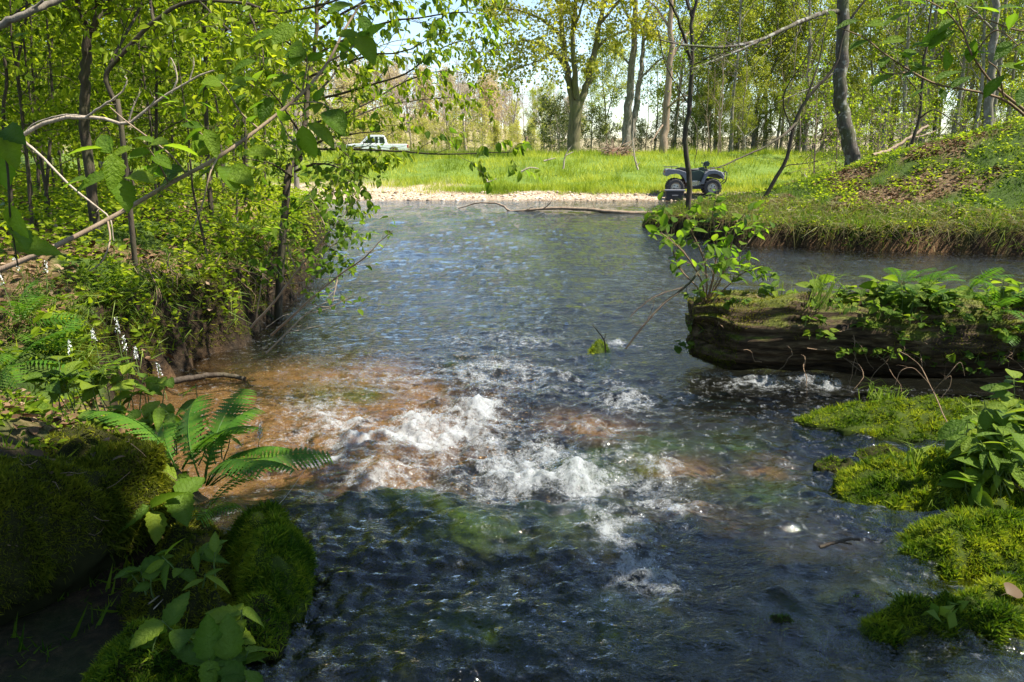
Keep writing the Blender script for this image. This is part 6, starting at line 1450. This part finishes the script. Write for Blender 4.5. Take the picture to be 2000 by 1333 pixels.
for i, (lim, lab) in enumerate([([[(1246, 332, 31), (1240, 310, 31), (1236, 270, 31), (1238, 232, 31)], [(1243, 325, 31), (1250, 318, 31)]], "pale dead pole standing upright in the meadow"), ([[(1100, 330, 31.5), (1104, 305, 31.5), (1116, 285, 31.5)], [(1104, 305, 31.5), (1120, 297, 31.5)]], "pale forked dead stick leaning before the big forked tree"), ([[(1018, 336, 30), (1035, 328, 30), (1052, 330, 30)]], "curved dead branch lying in the meadow grass"), ([[(945, 352, 28.4), (952, 356, 28.2), (970, 350, 28.2)], [(952, 356, 28.2), (950, 345, 28.4)]], "small pale driftwood fork on the shore"), ([[(1062, 315, 33), (1085, 309, 33)]], "short pale log end lying in the grass"), ([[(1560, 372, 25.5), (1580, 355, 26), (1600, 345, 26.5)], [(1580, 355, 26), (1570, 340, 26)]], "pale dead brush on the shore right of the quad bike"), ([[(1456, 300, 40), (1454, 270, 40), (1440, 245, 40)], [(1454, 270, 40), (1480, 247, 40)]], "pale forked dead sapling behind the quad bike")]):
    limb_tree("dead_stick", lab, "stick", [([at(*z) for z in q_], .04 if j == 0 else .025, .016) for j, q_ in enumerate(lim)], M_bark_pale, None, twigs=2, tl=.3, n3=0, nl=0, seed=310 + i, sides=6)
# ================================================================== GRASS, GROUND COVER, LITTER, STONES
rs = np.random.default_rng(1001)
M_meadow = leaf_mat("meadow_grass", [(0.0, (0.14, 0.20, 0.016)), (0.5, (0.27, 0.33, 0.030)), (1.0, (0.42, 0.44, 0.07))], 0.4)
# meadow on the far side: plenty near the shore, thinning with distance
n = 150000
yy = 26.5 + 27 * rs.random(n) ** 1.7; xx = rs.uniform(-.55, .72, n) * yy
gd = yy - 25.5; gm = np.maximum(smooth(1.9, 1.3, gd + 0.8 * noise(xx * .5, yy * .5, 21) + .3 * noise(xx * 2.5, yy * 2.5, 24)), smooth(5.2, 3.6, gd + 1.5 * noise(xx * .6, yy * .6, 22)) * smooth(-1.5, -3.5, xx + .8 * noise(xx, yy, 23)) * .9)
k = rs.random(n) > gm; xx, yy = xx[k], yy[k]; n = len(xx)
cl = fbm(xx * .5, yy * .5, 3, 81)
P = np.column_stack([xx, yy, ground_h(xx, yy) - .02]); L = (.24 + .22 * cl) * rs.uniform(.5, 1.3, n) * (1 + .25 * smooth(28, 34, yy))
mb = MB(); mb.add(*blades(P, np.tile([0, 0, 1.0], (n, 1)), L, .022, rs, .35, .6, 1, np.clip(.55 + .75 * fbm(xx * .45, yy * .6, 4, 83) + rs.normal(0, .2, n), 0, 1)))
tag(link("meadow_grass", mb.mesh("meadow_grass", False), M_meadow), "sunlit yellow green meadow grass behind the far shore", "grass", kind="stuff")
# mound grass
n = 120000
xx = rs.uniform(2.6, 15, n); yy = rs.uniform(10.4, 19, n); zz = ground_h(xx, yy)
lit = fbm(xx * .9, yy * .9, 4, 31)
k = (zz > .04) & (rs.random(n) < np.where(lit > .12, .28, 1.0)); xx, yy, zz = xx[k], yy[k], zz[k]; n = len(xx)
edge = smooth(.75, .25, zz)
L = (.10 + .16 * edge + .05 * fbm(xx * 2, yy * 2, 2, 85)) * rs.uniform(.5, 1.3, n)
mb = MB(); mb.add(*blades(np.column_stack([xx, yy, zz - .01]), np.tile([0, -.25, 1.0], (n, 1)), L, .012, rs, .5, .7, 1, np.clip(.45 + .4 * fbm(xx * 1.2, yy * 1.2, 3, 86) + rs.normal(0, .22, n), 0, 1)))
tag(link("mound_grass", mb.mesh("mound_grass", False), M_grass), "short grass covering the mound on the right bank", "grass", kind="stuff")
# hanging dry grass over the mound's waterside edge, and low leafy growth on it
n = 26000
xx = rs.uniform(2.7, 12, n); yy = rs.uniform(10.6, 16.4, n); zz = ground_h(xx, yy)
k = (zz > .12) & (zz < .62); xx, yy, zz = xx[k], yy[k], zz[k]; n = len(xx)
mb = MB(); mb.add(*blades(np.column_stack([xx, yy - .02, zz]), np.tile([-.25, -1.0, .35], (n, 1)), rs.uniform(.12, .38, n), .012, rs, .4, 1.0, 2, rs.random(n)))
M_straw = leaf_mat("dry_grass", [(0.0, (0.10, 0.085, 0.03)), (0.5, (0.20, 0.16, 0.07)), (1.0, (0.14, 0.18, 0.035))], 0.3)
tag(link("hanging_grass", mb.mesh("hanging_grass", False), M_straw), "dry grass hanging over the mound's waterside edge", "grass", kind="stuff")
def cover(name, label, x0, x1, y0, y1, n, size, mat, test, seed, hgt=.06, flat=.7, stuff=True):
    rs = np.random.default_rng(seed); xx = rs.uniform(x0, x1, n); yy = rs.uniform(y0, y1, n); zz = ground_h(xx, yy)
    k = test(xx, yy, zz, rs); xx, yy, zz = xx[k], yy[k], zz[k]; n = len(xx)
    th = rs.uniform(0, 6.28, n); A = np.column_stack([np.cos(th), np.sin(th), rs.normal(.15, .35, n)])
    N = unit(np.array([0, 0, 1.0]) * flat + rs.normal(0, .4, (n, 3))); L = size * rs.uniform(.5, 1.4, n)
    mb = MB(); mb.add(*leaf_batch(np.column_stack([xx, yy, zz + rs.uniform(.0, 1, n) ** 1.5 * hgt]), A, N, L, L * .6, rs, tint=np.clip(.45 + .4 * fbm(xx * 1.5, yy * 1.5, 3, seed) + rs.normal(0, .22, n), 0, 1)))
    return tag(link(name, mb.mesh(name, False), mat), label, "ground cover", kind="stuff")
dry = lambda x, y, z, r: (z > water_level(x, y) + .03)
M_litter = leaf_mat("leaf_litter", [(0, (.06, .032, .016)), (.5, (.17, .10, .055)), (1, (.34, .24, .155))], .15, (1.1, 1, .8), rough=.8, spec=.1)
cover("mound_herbs", "low leafy plants scattered over the grassy mound", 2.7, 14, 10.6, 18, 34000, .06, M_leaf_sp, lambda x, y, z, r: (z > .06) & (fbm(x * 1.4, y * 1.4, 3, 87) > -.05), 1002, .10)
cover("mound_litter", "brown fallen leaves lying on the mound's slope", 3.5, 14, 10.8, 17, 26000, .07, M_litter, lambda x, y, z, r: (z > .45) & (fbm(x * .9, y * .9, 4, 31) > r.uniform(-.05, .2, len(x))), 1003, .03, .9)
cover("bank_litter", "brown fallen leaves on the left bank under the plants", -9, -.7, 2.7, 14, 30000, .06, M_litter, lambda x, y, z, r: (z > water_level(x, y) + .05) & (fbm(x * .9, y * .9, 4, 31) > r.uniform(-.3, .15, len(x))), 1004, .03, .9)
cover("bank_herbs", "small green plants carpeting the top of the left bank", -12, -1.6, 4.2, 22, 90000, .055, M_leaf_sp, lambda x, y, z, r: (z > .25) & (x > -.78 * y) & (fbm(x * 1.3, y * 1.3, 3, 88) > -.25), 1005, .22)
cover("foreground_herbs", "small leaves carpeting the near left bank", -3, -.8, 2.6, 4.6, 7000, .035, M_leaf_sp, lambda x, y, z, r: (z > water_level(x, y) + .06) & (fbm(x * 3, y * 3, 3, 89) > .0), 1006, .06)
cover("near_bank_herbs", "leafy plants on the near right bank", 2.6, 9, -1, 7, 9000, .08, M_leaf_sp, lambda x, y, z, r: z > .35, 1007, .2)
# moss and fine grass on the left bank and its cut
n = 120000
xx = rs.uniform(-7, -.6, n); yy = 1.3 + 10 * rs.random(n) ** 1.3; zz = ground_h(xx, yy)
k = (zz > water_level(xx, yy) + .03) & (xx > -.75 * yy) & (fbm(xx * 1.7, yy * 1.7, 3, 90) > -.12); xx, yy, zz = xx[k], yy[k], zz[k]; n = len(xx)
L = rs.uniform(.02, .05, n) * (1 + 1.2 * (rs.random(n) < .15))
mb = MB(); mb.add(*blades(np.column_stack([xx, yy, zz - .005]), np.tile([.15, -.1, 1.0], (n, 1)), L, L * .14, rs, .6, .7, 1, np.clip(.45 + .45 * fbm(xx * 2, yy * 2, 3, 91) + rs.normal(0, .2, n), 0, 1)))
tag(link("bank_moss", mb.mesh("bank_moss", False), M_moss), "moss and fine grass on the left bank", "moss", kind="stuff")
n = 34000
xx = rs.uniform(-6, -1.8, n); yy = 4.3 + 15.7 * rs.random(n) ** 1.5; zz = ground_h(xx, yy)
d = x_left(yy) - xx; k = (d > -.05) & (d < .75) & (zz > .15); xx, yy, zz = xx[k], yy[k], zz[k]; n = len(xx)
mb = MB(); mb.add(*blades(np.column_stack([xx, yy, zz]), np.tile([.7, -.25, .6], (n, 1)), rs.uniform(.05, .20, n), .006, rs, .5, 1.0, 2, rs.random(n)))
tag(link("bank_grass", mb.mesh("bank_grass", False), M_grass), "grass hanging over the left bank's rim", "grass", kind="stuff")
# mossy growth clinging to the cut face of the left bank
n = 46000
yy = 4.3 + 9 * rs.random(n) ** 1.5; dd = rs.uniform(-.03, .42, n); xx = x_left(yy) - dd; zz = ground_h(xx, yy)
k = (zz > .06) & (fbm(yy * 1.8, zz * 3.5, 3, 93) > -.05); xx, yy, zz = xx[k], yy[k], zz[k]; n = len(xx)
L = rs.uniform(.015, .05, n)
mb = MB(); mb.add(*blades(np.column_stack([xx, yy, zz]), np.tile([1.0, -.3, .1], (n, 1)), L, L * .16, rs, .6, .9, 1, np.clip(.4 + .4 * fbm(yy * 4, zz * 6, 3, 94) + rs.normal(0, .2, n), 0, 1)))
tag(link("cut_bank_moss", mb.mesh("cut_bank_moss", False), M_moss_dk), "olive moss hanging on the cut face of the left bank", "moss", kind="stuff")
cover("rim_herbs", "small leaves spilling over the rim of the left bank", -5, -1.7, 4.4, 16, 40000, .05, M_leaf_sp, lambda x, y, z, r: (np.abs(x_left(y) - x - .25) < .3) & (z > .2) & (fbm(x * 2, y * 2, 3, 97) > -.1), 1008, .10)
# shore pebbles and the odd stone in the shallows
ico = np.array([[1, 0, 0], [-1, 0, 0], [0, 1, 0], [0, -1, 0], [0, 0, 1], [0, 0, -1], [.6, .6, .55], [-.6, .6, .5], [.6, -.6, .5], [-.6, -.6, .55]])
icf = np.array([[0, 6, 8], [8, 6, 4], [6, 2, 7], [6, 7, 4], [7, 1, 9], [7, 9, 4], [9, 3, 8], [9, 8, 4], [0, 2, 6], [2, 1, 7], [1, 3, 9], [3, 0, 8], [0, 5, 2], [2, 5, 1], [1, 5, 3], [3, 5, 0]])
def stones(name, label, P, r, mat, rs):
    m = len(P); s = r[:, None, None] * rs.uniform(.6, 1.3, (m, 1, 3)) * np.array([1, 1, .65]); a = rs.uniform(0, 6.28, m)
    R = np.zeros((m, 3, 3)); R[:, 0, 0] = np.cos(a); R[:, 0, 1] = -np.sin(a); R[:, 1, 0] = np.sin(a); R[:, 1, 1] = np.cos(a); R[:, 2, 2] = 1
    V = np.einsum('mij,mkj->mki', R, ico[None] * s) + P[:, None, :]
    F = (icf[None] + (np.arange(m) * 10)[:, None, None]).reshape(-1, 3)
    me = mesh_np(name, V.reshape(-1, 3), [F], dict(tint=np.repeat(rs.random(m), 10)))
    return tag(link(name, me, mat), label, "stones", kind="stuff")
m_st, nt, out = new_mat("river_pebble"); t = NT(nt); c = t.ramp(t.attr("tint"), [(0, (.16, .11, .07)), (.5, (.40, .30, .21)), (1, (.62, .53, .42))]); t.l(t.pbsdf(c, .75, None, .25).outputs[0], out.inputs[0])
n = 6000; xx = rs.uniform(-8, 12, n); yy = 25.2 + 2.2 * rs.random(n) ** 1.2
stones("shore_pebbles", "pale pebbles of the far gravel shore", np.column_stack([xx, yy, ground_h(xx, yy)]), rs.uniform(.010, .03, n) * (1 + 2.2 * (rs.random(n) < .06)), m_st, rs)
m_st2, nt, out = new_mat("bed_pebble"); t = NT(nt); c = t.ramp(t.attr("tint"), [(0, (.05, .035, .02)), (.5, (.22, .12, .05)), (1, (.38, .25, .13))]); t.l(t.pbsdf(c, .7, None, .3).outputs[0], out.inputs[0])
n = 2600; xx = rs.uniform(-2.2, .2, n); yy = rs.uniform(3.0, 7, n); zz = ground_h(xx, yy); k = zz < water_level(xx, yy) - .03
stones("bed_pebbles", "brown pebbles on the stream bed in the shallows", np.column_stack([xx, yy, zz])[k], rs.uniform(.004, .014, n)[k] * 1.0, m_st2, rs)
# ================================================================== WHICH ONE IS WHICH
ORD = ["leftmost", "second from the left", "third from the left", "fourth from the left", "fifth from the left", "sixth from the left", "seventh from the left", "eighth from the left", "ninth from the left", "tenth from the left", "eleventh from the left", "twelfth from the left", "thirteenth from the left", "fourteenth from the left", "fifteenth from the left", "sixteenth from the left", "seventeenth from the left", "eighteenth from the left", "nineteenth from the left", "twentieth from the left"]
for grp, lab in (("tiny plants on the log's face", "tiny round leaved plant clinging to the log's front"), ("tall sparse trees in the right hand wood", "tall thin sparse tree in the right hand wood"),
                 ("tangled shrubs behind the mound", "tangled tan shrub behind the mound"), ("low saplings in the thicket behind the meadow", "low yellow green sapling in the thicket"), ("trees deep in the wood behind the meadow", "dense fresh green tree deep in the far wood"), ("young trees at the foot of the hill", "yellow green young tree at the hill's foot"), ("trees far behind the left wood", "leafing tree far behind the left wood"), ("leafing trees behind the meadow", "yellow green tree behind the meadow"), ("bright herbs in a row on the log", "bright herb in the row on the log")):
    it = [o for o in scene.objects if o.parent is None and o.get("group") == grp]
    it.sort(key=lambda o: o.location.x / max(o.location.y, .1))
    for i, o in enumerate(it):
        k = len(it) - 1 - i
        if i < 20 and i <= k or k >= 20: o["label"] = lab + ", " + ORD[min(i, 19)]
        else: o["label"] = lab + ", " + ORD[min(k, 19)].replace("leftmost", "rightmost").replace("left", "right")
